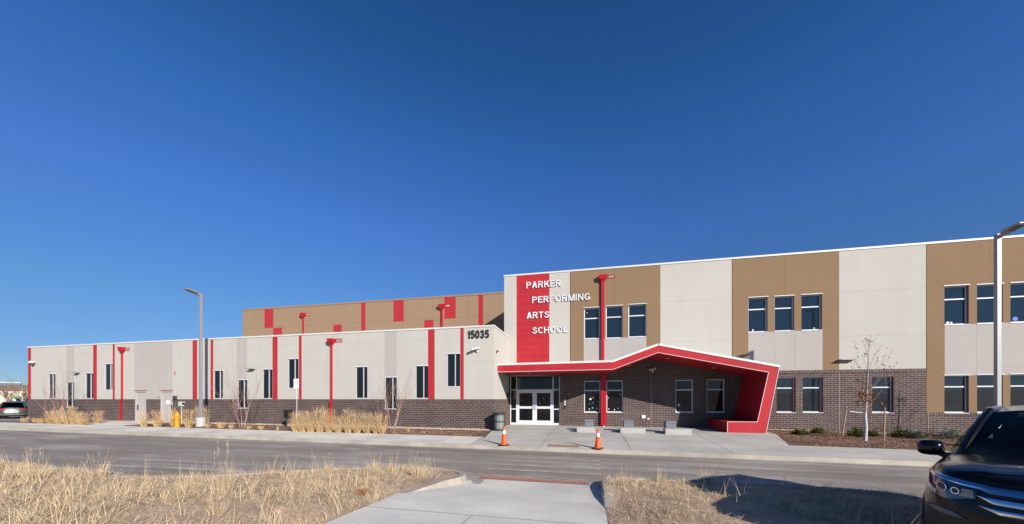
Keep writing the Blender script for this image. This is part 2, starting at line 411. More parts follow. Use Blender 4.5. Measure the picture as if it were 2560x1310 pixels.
# ---------------------------------------------------------------- the school building
OFF = (0, DM, 0)
school = root('school_building', 0, DM, 0, 'long cream, brown and brick school building with red stripes and a folded red entrance canopy', 'building')
def part(mb, name, mat, parent=None, label=None, **k):
    o = mb.build(name, mat, parent or school, off=OFF, **k)
    if label: o['label'] = label
    return o
def cells(rect, holes):
    u0, u1, z0, z1 = rect
    us = sorted({u0, u1, *[h[0] for h in holes if u0 < h[0] < u1], *[h[1] for h in holes if u0 < h[1] < u1]})
    out = []
    for a, b in zip(us, us[1:]):
        m = (a + b) / 2
        hs = sorted([(h[2], h[3]) for h in holes if h[0] < m < h[1]]); z = z0
        for lo, hi in hs:
            if lo >= z1 or hi <= z: continue
            lo = max(lo, z0); hi = min(hi, z1)
            if lo > z + 1e-4: out.append((a, b, z, lo))
            z = max(z, hi)
        if z < z1 - 1e-4: out.append((a, b, z, z1))
    return out
def lines(mb, name, mat):
    for i in range(0, len(mb.v), 8):
        q = MB(); q.v = mb.v[i:i + 8]; q.f = [tuple(k - i for k in f) for f in mb.f[i // 8 * 6:i // 8 * 6 + 6]]; q.m = [0] * 6; part(q, name, mat)
def wall(name, mat, rects, holes, D, t=.3, label=None):
    for r in rects:
        mb = MB()
        for a, b, c, d in cells(r, holes): mb.box(a, b, D, D + t, c, d)
        if mb.f: part(mb, name, mat, label=label)
M['alug'] = new_mat('grey_window_frame', (.48, .49, .50), .4)[0]
def window(px0, px1, py0, py1, D, vm=None, hm=None, glass='glass', head=True, fw=.05, rec=.09, stick=None, opx=None, label=None):
    u0, u1 = U(px0, D), U(px1, D); mid = (px0 + px1) / 2
    z1, z0 = Z(mid, py0, D), Z(mid, py1, D)
    f = MB(); y0, y1 = D + rec, D + rec + .06
    f.box(u0, u0 + fw, y0, y1, z0, z1); f.box(u1 - fw, u1, y0, y1, z0, z1)
    f.box(u0 + fw, u1 - fw, y0, y1, z1 - fw, z1)
    f.box(u0 + fw, u1 - fw, y0, y1, z0, z0 + fw)
    if vm is not None:
        um = U(vm, D); f.box(um - .024, um + .024, y0 - .003, y1, z0 + fw, z1 - fw)
    if hm is not None:
        zm = z1 - (z1 - z0) * hm; f.box(u0 + fw, u1 - fw, y0 - .003, y1, zm - .03, zm + .03)
    fr = f.build('window', M['alu' if D > 20 else 'alug'], school, off=OFF, bevel=.004)
    if label: fr['label'] = label
    p = MB(); p.box(u0 + fw * .5, u1 - fw * .5, D + rec + .035, D + rec + .05, z0 + fw * .5, z1 - fw * .5); part(p, 'pane', M[glass], fr)
    s = MB(); s.box(u0 - .01, u1 + .01, D - .022, D + rec - .002, z0 - .03, z0 - .001)
    part(s, 'sill', M['alu'], fr)
    if head: s = MB(); s.box(u0 - .03, u1 + .03, D - .025, D - .002, z1 + .01, z1 + .045); part(s, 'head_flashing', M['alu'], fr)
    if stick:
        for (fx, fz, r, mk) in stick:
            q = MB(); cx = u0 + (u1 - u0) * fx; cz = z0 + (z1 - z0) * fz
            k = 12; q.prism([(cx + r * (1 + .25 * (i % 2)) * math.cos(i * 2 * math.pi / k), cz + r * (1 + .25 * (i % 2)) * math.sin(i * 2 * math.pi / k)) for i in range(k)], D + rec + .028, D + rec + .0345)
            part(q, 'sticker', M[mk], fr)
    return (u0, u1, z0, z1)
for nm, c in (('st_blue', (.04, .10, .7)), ('st_purple', (.30, .12, .6)), ('st_teal', (.10, .5, .5)), ('st_white', (.75, .75, .8)), ('st_pink', (.5, .12, .3))):
    M[nm] = new_mat(nm, c, .5)[0]
# --- low wing
ZB = EYE                               # top of the brick base (eye height)
ZL = Z(1235, 812, DL)                  # coping
LW = [(122, 138, 936, 996, 130.5), (167, 185, 956.5, 1017.6, 178.7), (214, 232.5, 934, 996, 225.5), (262.5, 280.5, 911, 974.6, 274.8),
      (535, 556.6, 927.6, 996, 549), (594.6, 617.4, 950.8, 1020, 609), (657.4, 680.2, 924.5, 996, 671.5), (721.2, 745.4, 898.3, 970.5, 736.3),
      (890.8, 917.7, 918.4, 995.5, 907.9), (963, 991.2, 944.6, 1021.9, 981), (1040.2, 1069.5, 916, 995.5, 1058.4), (1118.8, 1149.7, 885.5, 966.5, 1137.6)]
holesL = [window(a - 1, b + .6, c - .5, d, DL, vm=m, fw=.02, rec=.03, glass='glasslow', head=True) for a, b, c, d, m in LW]
uL, uR = U(70, DL), U(1235, DL)
CO = .09
zt = ZL - CO
d1 = (U(337, DL), U(365.5, DL)); d2 = (U(400.7, DL), U(431.6, DL))
zd = Z(384, 977, DL)
doorh = [(d1[0], d1[1], -1, zd), (d2[0], d2[1], -1, zd)]
red_l = [(69.8, 77.6), (232.8, 242.2), (281.8, 286.9), (481.4, 492.8), (526.4, 533), (681.2, 694), (747, 754.1), (1070, 1086.5), (1150.7, 1159.4)]
reds = [(max(uL, U(a, DL)), U(b, DL), ZB, zt) for a, b in red_l]
greys = [(U(166.3, DL), U(184.8, DL), ZB, zt), (U(336, DL), U(431, DL), ZB, zt), (U(592, DL), U(617.6, DL), ZB, zt), (U(961.6, DL), U(991.6, DL), ZB, zt)]
allb = sorted(reds + greys); x = uL; creams = []
for r in allb:
    if r[0] > x + .02: creams.append((x, r[0], ZB, zt))
    x = max(x, r[1])
creams.append((x, uR, ZB, zt))
H = holesL + doorh
wall('cream_wall', M['cream'], creams, H, DL)
for r in greys: wall('grey_panel', M['grey'], [r], H, DL)
for r in reds: wall('red_stripe', M['redstripe'], [r], H, DL)
wall('brick_base', M['brick'], [(uL - .02, d1[0], -.6, ZB - .15), (d1[1], d2[0], -.6, ZB - .15), (d2[1], uR, -.6, ZB - .15)], H, DL)
cut = sorted([(d1[0], d1[1]), (d2[0], d2[1])] + [(h[0], h[1]) for h in holesL if h[2] < ZB - .2]); x = uL - .03
for a, b in cut + [(uR + .015, 0)]: wall('soldier_course', M['soldier'], [(x, a, ZB - .15, ZB)], [], DL - .015, t=.315); x = b
# wing body behind, end walls, return wall
mb = MB(); mb.box(uL, uR - .3, DL + .3, DL + .32, -.6, zt - .3); part(mb, 'inner_wall', M['dark'])
mb = MB(); mb.box(uL + .3, uR - .3, DL + .3, DB, zt - .5, zt - .4); part(mb, 'roof', M['roof'])
mb = MB(); mb.box(uL, uL + .3, DL + .3, DB + 12, ZB, zt); part(mb, 'cream_wall', M['cream'])
mb = MB(); mb.box(uL - .02, uL + .3, DL + .3, DB + 12, -.8, ZB); part(mb, 'brick_base', M['brick'])
mb = MB(); mb.box(uR - .3, uR, DL + .3, DM + .0, ZB, zt); part(mb, 'return_wall', M['cream'])
mb = MB(); mb.box(uR - .3, uR, DL + .3, DM + .0, -.6, ZB - .15); part(mb, 'brick_base', M['brick'])
mb = MB(); mb.box(uR - .3, uR + .015, DL + .3, DM, ZB - .15, ZB); part(mb, 'soldier_course', M['soldier'])
mb = MB(); mb.box(uL - .03, uR + .03, DL - .03, DL + .33, zt, ZL); mb.box(uL - .03, uL + .33, DL + .33, DB + 12, zt, ZL); mb.box(uR - .33, uR + .03, DL + .33, DM + 3, zt, ZL)
part(mb, 'coping', M['white'], bevel=.008)
mb = MB()
for z in (ZL - 1.9, ZL - .62):
    for a, b, *_ in creams + greys:
        for q in cells((a, b, z, z + .008), H): mb.box(q[0], q[1], DL - .0025, DL, q[2], q[3])
mb.box(uR, uR + .0025, DL + .01, DM, ZL - 1.9, ZL - 1.888)
lines(mb, 'joint_line', M['joint'])
# service doors
for (a, b), lab in ((d1, 'service door without a notice'), (d2, 'service door carrying a pale notice')):
    f = MB(); f.box(a, a + .06, DL + .01, DL + .14, -.2, zd); f.box(b - .06, b, DL + .01, DL + .14, -.2, zd); f.box(a + .06, b - .06, DL + .01, DL + .14, zd - .06, zd)
    f.box(a + .06, b - .06, DL + .08, DL + .12, -.2, zd - .06)
    dr = part(f, 'door', M['grey'], label=lab)
    h = MB(); hx = a + .17 if a == d1[0] else b - .17; h.box(hx - .02, hx + .02, DL + .03, DL + .08, .85, 1.2); part(h, 'handle', M['dark'], dr)
    h = MB(); h.box(a - .05, b + .05, DL - .02, DL + .0, zd + .02, zd + .05); part(h, 'drip_cap', M['redstripe'], dr)
n = MB(); n.box(U(412, DL), U(422, DL), DL + .07, DL + .079, Z(417, 1010, DL), Z(417, 1001, DL)); part(n, 'notice', M['st_white'])
# --- rear block
ZR = Z(607, 773.4, DB); ub0 = U(607, DB)
mb = MB(); redr = [(661.4, 683.2, 771, 820), (683.2, 705, 819.5, 850), (833.7, 854.2, 812, 850), (903, 913.6, 756, 850), (983.5, 1009.3, 749.5, 804.2), (1060.7, 1083.6, 800, 850), (1111, 1138.8, 740.5, 796.5), (1195.7, 1207.8, 736, 850)]
RH = [(U(a, DB), U(b, DB), Z((a + b) / 2, d, DB), min(Z((a + b) / 2, c, DB), ZR - .14)) for a, b, c, d in redr]
wall('rear_wall', M['brown2'], [(ub0, 2, 3, ZR - .13)], RH, DB)
for r in RH: wall('red_panel', M['redstripe'], [r], [], DB)
mb = MB(); mb.box(ub0, ub0 + .3, DB + .3, DB + 14, 3, ZR - .13); mb.box(ub0, 2, DB + 14, DB + 14.3, 3, ZR - .13); mb.box(ub0 + .3, 2, DB + .3, DB + 14, ZR - .6, ZR - .5); part(mb, 'rear_wall', M['brown2'])
mb = MB(); mb.box(ub0 - .03, 2, DB - .03, DB + .33, ZR - .13, ZR); mb.box(ub0 - .03, ub0 + .33, DB + .33, DB + 14.3, ZR - .13, ZR); part(mb, 'coping', M['brown2'])
mb = MB()
zj = Z(500 + 107, 822, DB)
for q in cells((ub0, 2, zj, zj + .014), RH): mb.box(q[0], q[1], DB - .003, DB, q[2], q[3])
for px in (683, 755, 833, 870, 1009, 1083, 1139, 1172):
    for q in cells((U(px, DB), U(px, DB) + .014, 3, ZR - .14), RH): mb.box(q[0], q[1], DB - .003, DB, q[2], q[3])
lines(mb, 'joint_line', M['jointb'])
# --- main block
ZM = Z(1262, 688, DM); zm = ZM - .10
m0 = U(1260.5, DM); mR = U(2800, DM)
up = [(1460, 1499.4, 769.5, 846.4), (1514.6, 1556.8, 765, 845), (1571, 1615.6, 761, 842), (1870.5, 1919, 743.6, 829.8), (1936.7, 1985.5, 740.5, 827), (2003.5, 2055, 736.5, 825),
      (2361, 2422, 714.5, 811), (2442.6, 2507, 711, 808), (2526, 2594, 706.5, 805)]
lo = [(1941.5, 1989, 944, 1031), (2007, 2057.4, 943, 1031), (2179.5, 2234, 941, 1031.5), (2361, 2422, 939, 1032), (2442.6, 2507, 937.5, 1032), (2526, 2594, 936, 1032)]
it = {3: [(.3, .07, .04, 'st_white')], 6: [(.25, .06, .06, 'st_white'), (.4, .06, .04, 'st_white')], 8: [(.3, .10, .09, 'st_blue'), (.3, .10, .05, 'st_white')], 0: [(.2, .86, .025, 'st_white')], 5: [(.7, .06, .04, 'st_teal')]}
HM = [window(*w, DM, hm=.335, rec=.10, stick=it.get(i)) for i, w in enumerate(up)]
HM += [window(*w, DM, hm=.30, rec=.12 if i < 3 else .10, head=i > 2) for i, w in enumerate(lo)]
st1 = [(.30, .73, .045, 'st_purple'), (.78, .62, .05, 'st_blue'), (.4, .42, .055, 'st_white'), (.55, .46, .03, 'st_pink'), (.33, .10, .03, 'st_white'), (.52, .14, .04, 'st_teal'), (.8, .12, .035, 'st_white'), (.55, .3, .02, 'st_teal'), (.82, .34, .02, 'st_white'), (.36, .27, .02, 'st_teal')]
st2 = [(.86, .55, .045, 'st_teal'), (.12, .45, .035, 'st_teal'), (.12, .62, .02, 'st_teal'), (.15, .1, .03, 'st_white'), (.5, .08, .03, 'st_white'), (.7, .12, .025, 'st_teal')]
st3 = [(.22, .22, .055, 'st_white'), (.35, .3, .02, 'st_blue'), (.3, .12, .03, 'st_purple')]
for w, s in (((1460, 1501, 952, 1030.6), st1), ((1516, 1557.5, 951, 1030.6), st2), ((1688.7, 1733, 949.4, 1030.6), st3), ((1766.6, 1812, 947.8, 1030.6), None)):
    HM.append(window(*w, DM, hm=.31, rec=.08, head=False, glass='glassin', stick=s))
S0, S1 = U(1274.7, DM), U(1399.7, DM); zs = Z(1337, 937.5, DM)
HM.append((S0, S1, -1, zs))
br = 3.09; br2 = Z(2340, 1031, DM)
uu = lambda p: U(p, DM)
cream = [(m0, uu(1291.4), br, zm), (uu(1373.5), uu(1425.3), br, zm), (uu(1651), uu(1830), br, zm), (uu(2098), uu(2315.5), br, zm), (uu(1291.4), uu(1373.5), br, Z(1330, 906.5, DM))]
zrt = Z(1262, 688, DM) - .16
wall('cream_wall', M['cream'], cream, HM, DM)
wall('red_panel', M['redtile'], [(uu(1291.4), uu(1373.5), Z(1330, 906.5, DM), zm)], HM, DM, label='red panelled strip behind the school name')
g1 = (uu(1459.5), uu(1615.8), br, Z(1537, 845.2, DM)); g2 = (uu(1871), uu(2056.5), br, Z(1960, 828.2, DM)); zg3 = Z(2400, 939, DM); g3 = (uu(2362), mR, zg3, Z(2400, 811, DM))
for g in (g1, g2, g3): wall('grey_panel', M['grey'], [g], HM, DM)
bh = HM + [g1, g2, g3]
wall('brown_panel', M['brown'], [(uu(1425.9), uu(1651), br, zm)], bh, DM)
wall('brown_panel', M['brown'], [(uu(1830.7), uu(2098), br, zm)], bh, DM)
wall('brown_panel', M['brown'], [(uu(2316.8), mR, br2, zm)], bh, DM)
wall('brick_base', M['brick'], [(m0, S0, -.6, br - .15), (S0, S1, zs, br - .15), (S1, uu(2317), -.6, br - .15)], HM, DM)
wall('soldier_course', M['soldier'], [(uR, uu(2318), br - .15, br)], HM, DM - .015, t=.315)
wall('brick_base', M['brick'], [(uu(2317), mR, -.6, br2 - .15)], HM, DM)
wall('soldier_course', M['soldier'], [(uu(2318), mR, br2 - .15, br2)], HM, DM - .015, t=.315)
wall('soldier_course', M['soldier'], [(h[0], h[1], h[2] - .145, h[2] - .032) for h in HM[9:12] + HM[15:19]], [], DM - .006, t=.0055)
mb = MB(); mb.box(m0, m0 + .3, DM + .3, DB, 2, zm); mb.box(mR - .3, mR, DM + .3, DM + 18, -.6, zm); mb.box(m0, mR, DM + 18, DM + 18.3, -.6, zm); part(mb, 'cream_wall', M['cream'])
mb = MB(); mb.box(m0 + .3, mR - .3, DM + .31, DM + .33, -.6, zm - .3); part(mb, 'inner_wall', M['dark'])
mb = MB(); mb.box(m0 + .3, mR - .3, DM + .3, DM + 18, zm - .5, zm - .4); part(mb, 'roof', M['roof'])
mb = MB(); mb.box(m0 - .03, mR, DM - .03, DM + .33, zm, ZM); mb.box(m0 - .03, m0 + .33, DM + .33, DM + 18, zm, ZM); part(mb, 'coping', M['white'], bevel=.008)
mb = MB()
for p, a in ((1425.6, br), (1830.4, br), (2316.2, br)):
    u = uu(p); mb.box(u - .014, u + .014, DM - .004, DM, a, zm)
lines(mb, 'joint_line', M['black'])
mb = MB(); mb.box(uu(2098.5), uu(2098.5) + .014, DM - .004, DM, -.3, br - .15); mb.box(uu(1628), uu(1628) + .012, DM - .004, DM, -.1, br - .15); mb.box(uu(2319), uu(2319) + .016, DM - .019, DM, -.3, br2)
lines(mb, 'joint_line', new_mat('pale_sealant', (.5, .43, .37), .8)[0])
mb = MB(); mb2 = MB()
def hj(target, p0, p1, z, hs=HM):
    for q in cells((uu(p0), uu(p1), z, z + .011), hs): target.box(q[0], q[1], DM - .0025, DM, q[2], q[3])
def vj(target, p, z0, z1, hs=HM):
    for q in cells((uu(p), uu(p) + .011, z0, z1), hs): target.box(q[0], q[1], DM - .0025, DM, q[2], q[3])
zA, zB2, zC = Z(2200, 725, DM), Z(2200, 838, DM), 6.1
for a, b in ((1652, 1829), (2099, 2315)):
    hj(mb, a, b, zA); hj(mb, a, b, zB2)
for g, c in ((g1, (1499, 1557)), (g2, (1936, 1987)), (g3, (2442,))):
    for z in (g[3] - .5,): 
        for q in cells((g[0], g[1], z, z + .011), HM): mb.box(q[0], q[1], DM - .0025, DM, q[2], q[3])
    for p in c: vj(mb, p, g[2], g[3])
z3 = Z(2400, 920, DM); hj(mb, 2363, 2800, z3)
for z in (Z(1500, 769, DM),): hj(mb2, 1427, 1459, z)
hj(mb2, 1831, 1870, Z(1850, 760, DM)); hj(mb2, 2057, 2097, Z(2080, 732, DM)); vj(mb2, 1960, Z(1960, 738, DM), zm - .01); vj(mb2, 1537, Z(1537, 760, DM), zm - .01); vj(mb2, 2475, Z(2475, 706, DM), zm - .01)
lines(mb, 'joint_line', M['joint']); lines(mb2, 'joint_line', M['jointb'])
# entrance storefront
f = MB(); y0, y1 = DM + .06, DM + .14; zt0 = Z(1337, 974.4, DM); zmid = Z(1290, 1022.5, DM)
um1, um2 = uu(1291), uu(1382.5)
for a in (S0, S1 - .055): f.box(a, a + .055, y0, y1, 0, zs)
f.box(S0 + .055, S1 - .055, y0, y1, zs - .055, zs)
for u in (um1, um2): f.box(u - .03, u + .03, y0 - .003, y1, 0, zs - .055)
for a, b in ((S0 + .055, um1 - .03), (um1 + .03, um2 - .03), (um2 + .03, S1 - .055)): f.box(a, b, y0, y1, zt0 - .03, zt0 + .03)
for a, b in ((S0 + .055, um1 - .03), (um2 + .03, S1 - .055)):
    f.box(a, b, y0, y1, zmid - .03, zmid + .03); f.box(a, b, y0, y1, 0, .14)
store = part(f, 'entrance_frame', M['alu'], bevel=.005)
g = MB(); g.box(S0 + .03, S1 - .03, DM + .10, DM + .115, zt0, zs - .03)
g.box(S0 + .03, um1, DM + .10, DM + .115, .1, zt0 - .03); g.box(um2, S1 - .03, DM + .10, DM + .115, .1, zt0 - .03); part(g, 'pane', M['glassin'], store)
um = (um1 + um2) / 2
for a, b, sgn in ((um1 + .034, um - .004, 1), (um + .004, um2 - .034, -1)):
    d = MB(); yy0, yy1 = DM + .065, DM + .115; zT = zt0 - .034; w = .13
    d.box(a, a + w, yy0, yy1, .012, zT); d.box(b - w, b, yy0, yy1, .012, zT); d.box(a + w, b - w, yy0, yy1, .012, .28); d.box(a + w, b - w, yy0, yy1, zT - .16, zT); d.box(a + w, b - w, yy0, yy1, 1.0, 1.14)
    dr = part(d, 'entrance_door', M['alu'], bevel=.005)
    g = MB(); g.box(a + w * .8, b - w * .8, DM + .085, DM + .095, .27, 1.01); g.box(a + w * .8, b - w * .8, DM + .085, DM + .095, 1.13, zT - .15); part(g, 'pane', M['glassin'], dr)
    h = MB(); hx = b - .06 if sgn > 0 else a + .06
    h.tube([(hx, yy0, .93), (hx, yy0 - .06, .95), (hx, yy0 - .075, 1.08), (hx, yy0 - .06, 1.21), (hx, yy0, 1.23)], .012, 6); part(h, 'handle', M['galv'], dr)
    for fx, fz, r, mk in ((.3, .62, .035, 'st_teal'), (.68, .56, .02, 'st_pink')) if sgn > 0 else ((.5, .68, .035, 'st_teal'), (.28, .54, .03, 'st_white'), (.6, .56, .022, 'st_teal')):
        q = MB(); q.prism([(a + (b - a) * fx + r * math.cos(i * .6283), zT * fz + .2 + r * math.sin(i * .6283)) for i in range(10)], DM + .078, DM + .0845); part(q, 'sticker', M[mk], dr)
mb = MB(); mb.box(S0, S1, DM + .005, DM + .06, -.02, .012); part(mb, 'threshold', M['galv'])
# --- folded canopy
BRK = True
Uc = lambda p: U(p, DC)
top = [(uR + .002, Z(1242, 914, DC)), (Uc(1533), Z(1533, 905.6, DC)), (Uc(1646), Z(1646, 864, DC)), (Uc(1949), Z(1949, 918.8, DC)), (Uc(1914), -.15)]
inn = [(uR + .002, Z(1242, 930.6, DC)), (Uc(1533), Z(1533, 924, DC)), (Uc(1645), Z(1645, 882, DC)), (Uc(1920.6), Z(1920.6, 931, DC)), (Uc(1893), Z(1893, 1054, DC)), (Uc(1818), Z(1818, 1054, DC)), (Uc(1818), -.15)]
mb = MB()
def quadprism(mb, q, y0, y1): mb.prism(q, y0, y1)
DE = DM - .02
quadprism(mb, [inn[0], inn[1], top[1], top[0]], DC, DE); quadprism(mb, [inn[1], inn[2], top[2], top[1]], DC, DE); quadprism(mb, [inn[2], inn[3], top[3], top[2]], DC, DE)
quadprism(mb, [inn[3], inn[4], top[4], top[3]][::-1], DC, DE)
bw = MB(); zz0 = br - .16
bw.prism([(inn[0][0] + .01, zz0), (inn[3][0] - .15, zz0), (inn[3][0] - .15, inn[3][1] + .1), (inn[2][0], inn[2][1] + .02), (inn[1][0], max(inn[1][1] + .02, zz0 + .01)), (inn[0][0] + .01, zz0 + .02)], DM - .024, DM - .0165)
part(bw, 'gable_brick', M['brick'])
can = part(mb, 'canopy', M['redfascia'], label='folded red canopy over the entrance')
mb = MB(); mb.prism([inn[5], inn[6], top[4], inn[4]], DC, DE); part(mb, 'bench_foot', M['redfascia'], can)
def strip2(mb, a, b, w0, w1, y0, y1):
    A, B = Vector(a), Vector(b); d = (B - A).normalized(); n = Vector((-d.y, d.x))
    mb.prism([tuple(A + n * w0), tuple(B + n * w0), tuple(B + n * w1), tuple(A + n * w1)], y0, y1)
mb = MB()
for a, b in list(zip(inn, inn[1:])): strip2(mb, a, b, .0, .022, DC - .01, DC + .004) if a[0] <= b[0] else strip2(mb, a, b, .0, .022, DC - .01, DC + .004)
strip2(mb, top[3], top[4], -.022, 0, DC - .01, DC + .004)
part(mb, 'edge_trim', M['trim'], can)
mb = MB()
for a, b in zip(top[:3], top[1:4]): strip2(mb, a, b, .002, .11, DC - .03, DM - .004)
part(mb, 'flashing', M['white'], can)
for px, D in ((1322, 19.6), (1670, 19.6), (1572, 19.9), (1786, 20.0)):
    u = U(px, D); zz = 3.04
    for (a, b) in zip(inn[:3], inn[1:4]):
        if a[0] <= u <= b[0]: zz = a[1] + (b[1] - a[1]) * (u - a[0]) / (b[0] - a[0])
    l = MB(); l.lathe([(.075, -.012), (.09, -.006), (.09, .004)], (u, D, zz - .004), 16); part(l, 'downlight', M['alu'], can)
# --- downspouts (conductor head, pipe, overflow scupper)
def downspout(D, hx0, hx1, y0, y1, p0, p1, zlow, s0, s1, sy0, sy1, low=None, label=None):
    a, b = U(hx0, D - .26), U(hx1, D - .05); mid = (hx0 + hx1) / 2; z1, z0 = Z(mid, y0, D), Z(mid, y1, D); h = z1 - z0
    pa, pb = U(p0, D - .12), U(p1, D - .02)
    mb = MB(); y = D - .26
    def ring(x0, x1, ya, z): return [(x0, ya, z), (x1, ya, z), (x1, D - .003, z), (x0, D - .003, z)]
    lv = [ring(a - .02, b + .02, y - .02, z1), ring(a - .02, b + .02, y - .02, z1 - .05), ring(a, b, y, z1 - .05), ring(a, b, y, z1 - h * .5), ring(pa, pb, D - .13, z0)]
    mb.grid([r + [r[0]] for r in lv]); mb.face(lv[0])
    o = part(mb, 'downspout', M['redpaint'], label=label)
    pm = MB(); zb = low[0] if low else zlow
    pm.box(pa, pb, D - .12, D - .015, zb, z0)
    if low:
        la, lb = U(low[1], D - .17), U(low[2], D - .05)
        A = [(pa, D - .12, zb), (pb, D - .12, zb), (pb, D - .015, zb), (pa, D - .015, zb)]
        B = [(la, D - .17, zb - .15), (lb, D - .17, zb - .15), (lb, D - .05, zb - .15), (la, D - .05, zb - .15)]
        pm.grid([A + [A[0]], B + [B[0]]]); pm.box(la, lb, D - .17, D - .05, zlow, zb - .15)
    part(pm, 'pipe', M['redpaint'], o)
    sa, sb = U(s0, D), U(s1, D); sz1, sz0 = Z((s0 + s1) / 2, sy0, D), Z((s0 + s1) / 2, sy1, D); e = .03
    sm = MB(); sm.box(sa, sb, D - .03, D, sz1 - e, sz1); sm.box(sa, sb, D - .03, D, sz0, sz0 + e); sm.box(sa, sa + e, D - .03, D, sz0 + e, sz1 - e); sm.box(sb - e, sb, D - .03, D, sz0 + e, sz1 - e)
    q = part(sm, 'scupper', M['redpaint'], o); k = MB(); k.box(sa + e, sb - e, D - .006, D, sz0 + e, sz1 - e); part(k, 'opening', M['st_pink'] if False else M['joint'], q)
downspout(DL, 294, 312, 869, 884, 301.8, 307.4, -.1, 313.6, 324.3, 869, 876.5, (ZB + .02, 298.6, 304.4))
downspout(DL, 817, 837.2, 848, 863.5, 825.8, 831.4, -.1, 839.9, 855.3, 847, 855.3, (ZB + .02, 823.2, 829.2))
downspout(DB, 749, 763.5, 784, 796, 756, 759.8, 4, 765.6, 775.5, 783, 789)
downspout(DB, 1095, 1111.5, 762.5, 775, 1102.3, 1107.3, 4, 1113.5, 1126, 760.8, 767.5)
downspout(DM, 1497.5, 1517, 690, 705, 1503.2, 1510.6, 3.15, 1520, 1538, 687.5, 695)
lp = MB(); a, b = U(1502.5, DM), U(1516, DM); lp.box(a, (a + b) / 2 - .01, DM - .17, DM - .02, .06, 3.04); lp.box((a + b) / 2 + .01, b, DM - .17, DM - .02, .06, 3.04); lp.box(a + .01, b - .01, DM - .15, DM - .03, .12, 3.0)
lo_ = part(lp, 'lower_pipe', M['redpaint'], label='twin red pipe below the canopy')
sh = MB(); sh.tube([((a + b) / 2, DM - .10, .07), ((a + b) / 2, DM - .13, .03), ((a + b) / 2 + .02, DM - .26, .02)], .04, 8); part(sh, 'shoe', M['white'], lo_)

# ---------------------------------------------------------------- lettering
SW = .165; h_ = SW / 2
def arc(cx, cy, rx, ry, a0, a1, n=14): return [(cx + rx * math.cos(R(a0 + (a1 - a0) * i / n)), cy + ry * math.sin(R(a0 + (a1 - a0) * i / n))) for i in range(n + 1)]
def sl_(x0, y0, x1, y1, w=.21): return ('q', [(x0 - w / 2, y0), (x0 + w / 2, y0), (x1 + w / 2, y1), (x1 - w / 2, y1)])
V = lambda x: [(x, 0), (x, 1)]
bowl = [(h_, 1 - h_)] + arc(.41, .71, .215, .195, 90, -90, 10) + [(h_, .515)]
GL = {'P': (.72, [V(h_), bowl]), 'R': (.76, [V(h_), bowl, sl_(.64, 0, .40, .5, .23)]), 'A': (.78, [sl_(.11, 0, .39, 1, .22), sl_(.67, 0, .39, 1, .22), [(.22, .30), (.56, .30)]]),
 'K': (.76, [V(h_), sl_(.16, .36, .62, 1, .25), sl_(.65, 0, .36, .62, .24)]), 'E': (.66, [V(h_), [(h_, h_), (.66, h_)], [(h_, .52), (.61, .52)], [(h_, 1 - h_), (.65, 1 - h_)]]),
 'F': (.62, [V(h_), [(h_, .50), (.57, .50)], [(h_, 1 - h_), (.62, 1 - h_)]]), 'L': (.62, [V(h_), [(h_, h_), (.62, h_)]]), 'T': (.68, [[(.34, 0), (.34, 1)], [(0, 1 - h_), (.68, 1 - h_)]]),
 'H': (.74, [V(h_), V(.74 - h_), [(h_, .52), (.65, .52)]]), 'I': (.20, [V(h_)]), 'N': (.74, [V(h_), V(.74 - h_), sl_(.64, 0, .10, 1, .20)]), 'D': (.74, [V(h_), [(h_, h_)] + arc(.36, .5, .285, .405, -90, 90, 14) + [(h_, 1 - h_)]]),
 'M': (.88, [V(h_), V(.88 - h_), sl_(.44, 0, .13, 1, .18), sl_(.44, 0, .75, 1, .18)]), 'O': (.84, [arc(.42, .5, .325, .41, 0, 360, 26)]), 'C': (.78, [arc(.42, .5, .325, .41, 42, 318, 22)]),
 'G': (.82, [arc(.42, .5, .325, .41, 42, 320, 22), [(.44, .40), (.82, .40)], [(.725, .45), (.725, .08)]]),
 'S': (.72, [[(.63, .73), (.58, .85), (.47, .905), (.34, .91), (.21, .87), (.15, .76), (.19, .64), (.34, .56), (.5, .50), (.61, .40), (.62, .26), (.54, .13), (.41, .09), (.28, .09), (.15, .15), (.09, .29)]]),
 'V': (.74, [sl_(.37, 0, .11, 1, .22), sl_(.37, 0, .63, 1, .22)]),
 '1': (.46, [[(.36, 0), (.36, 1)], sl_(.10, .70, .36, .84, .20)]), '0': (.66, [arc(.33, .5, .235, .41, 0, 360, 24)]),
 '5': (.66, [[(.17, .91), (.62, .91)], [(.20, .98), (.14, .47)], [(.14, .50), (.25, .58), (.38, .59), (.51, .52), (.56, .35), (.51, .18), (.37, .09), (.22, .11), (.11, .24)]]),
 '3': (.66, [[(.11, .73), (.19, .86), (.33, .91), (.47, .86), (.51, .73), (.45, .59), (.30, .53)], [(.28, .52), (.46, .50), (.56, .40), (.55, .22), (.44, .11), (.31, .09), (.17, .13), (.09, .28)]])}
def thick(path, w):
    P = [Vector(p) for p in path]; closed = (P[0] - P[-1]).length < 1e-4; L = []; Rr = []
    for i, p in enumerate(P):
        a = P[i - 1] if i > 0 else (P[-2] if closed else P[0]); b = P[i + 1] if i < len(P) - 1 else (P[1] if closed else P[-1])
        d = (b - a).normalized(); n = Vector((-d.y, d.x)); L.append(p + n * w / 2); Rr.append(p - n * w / 2)
    return L, Rr, closed
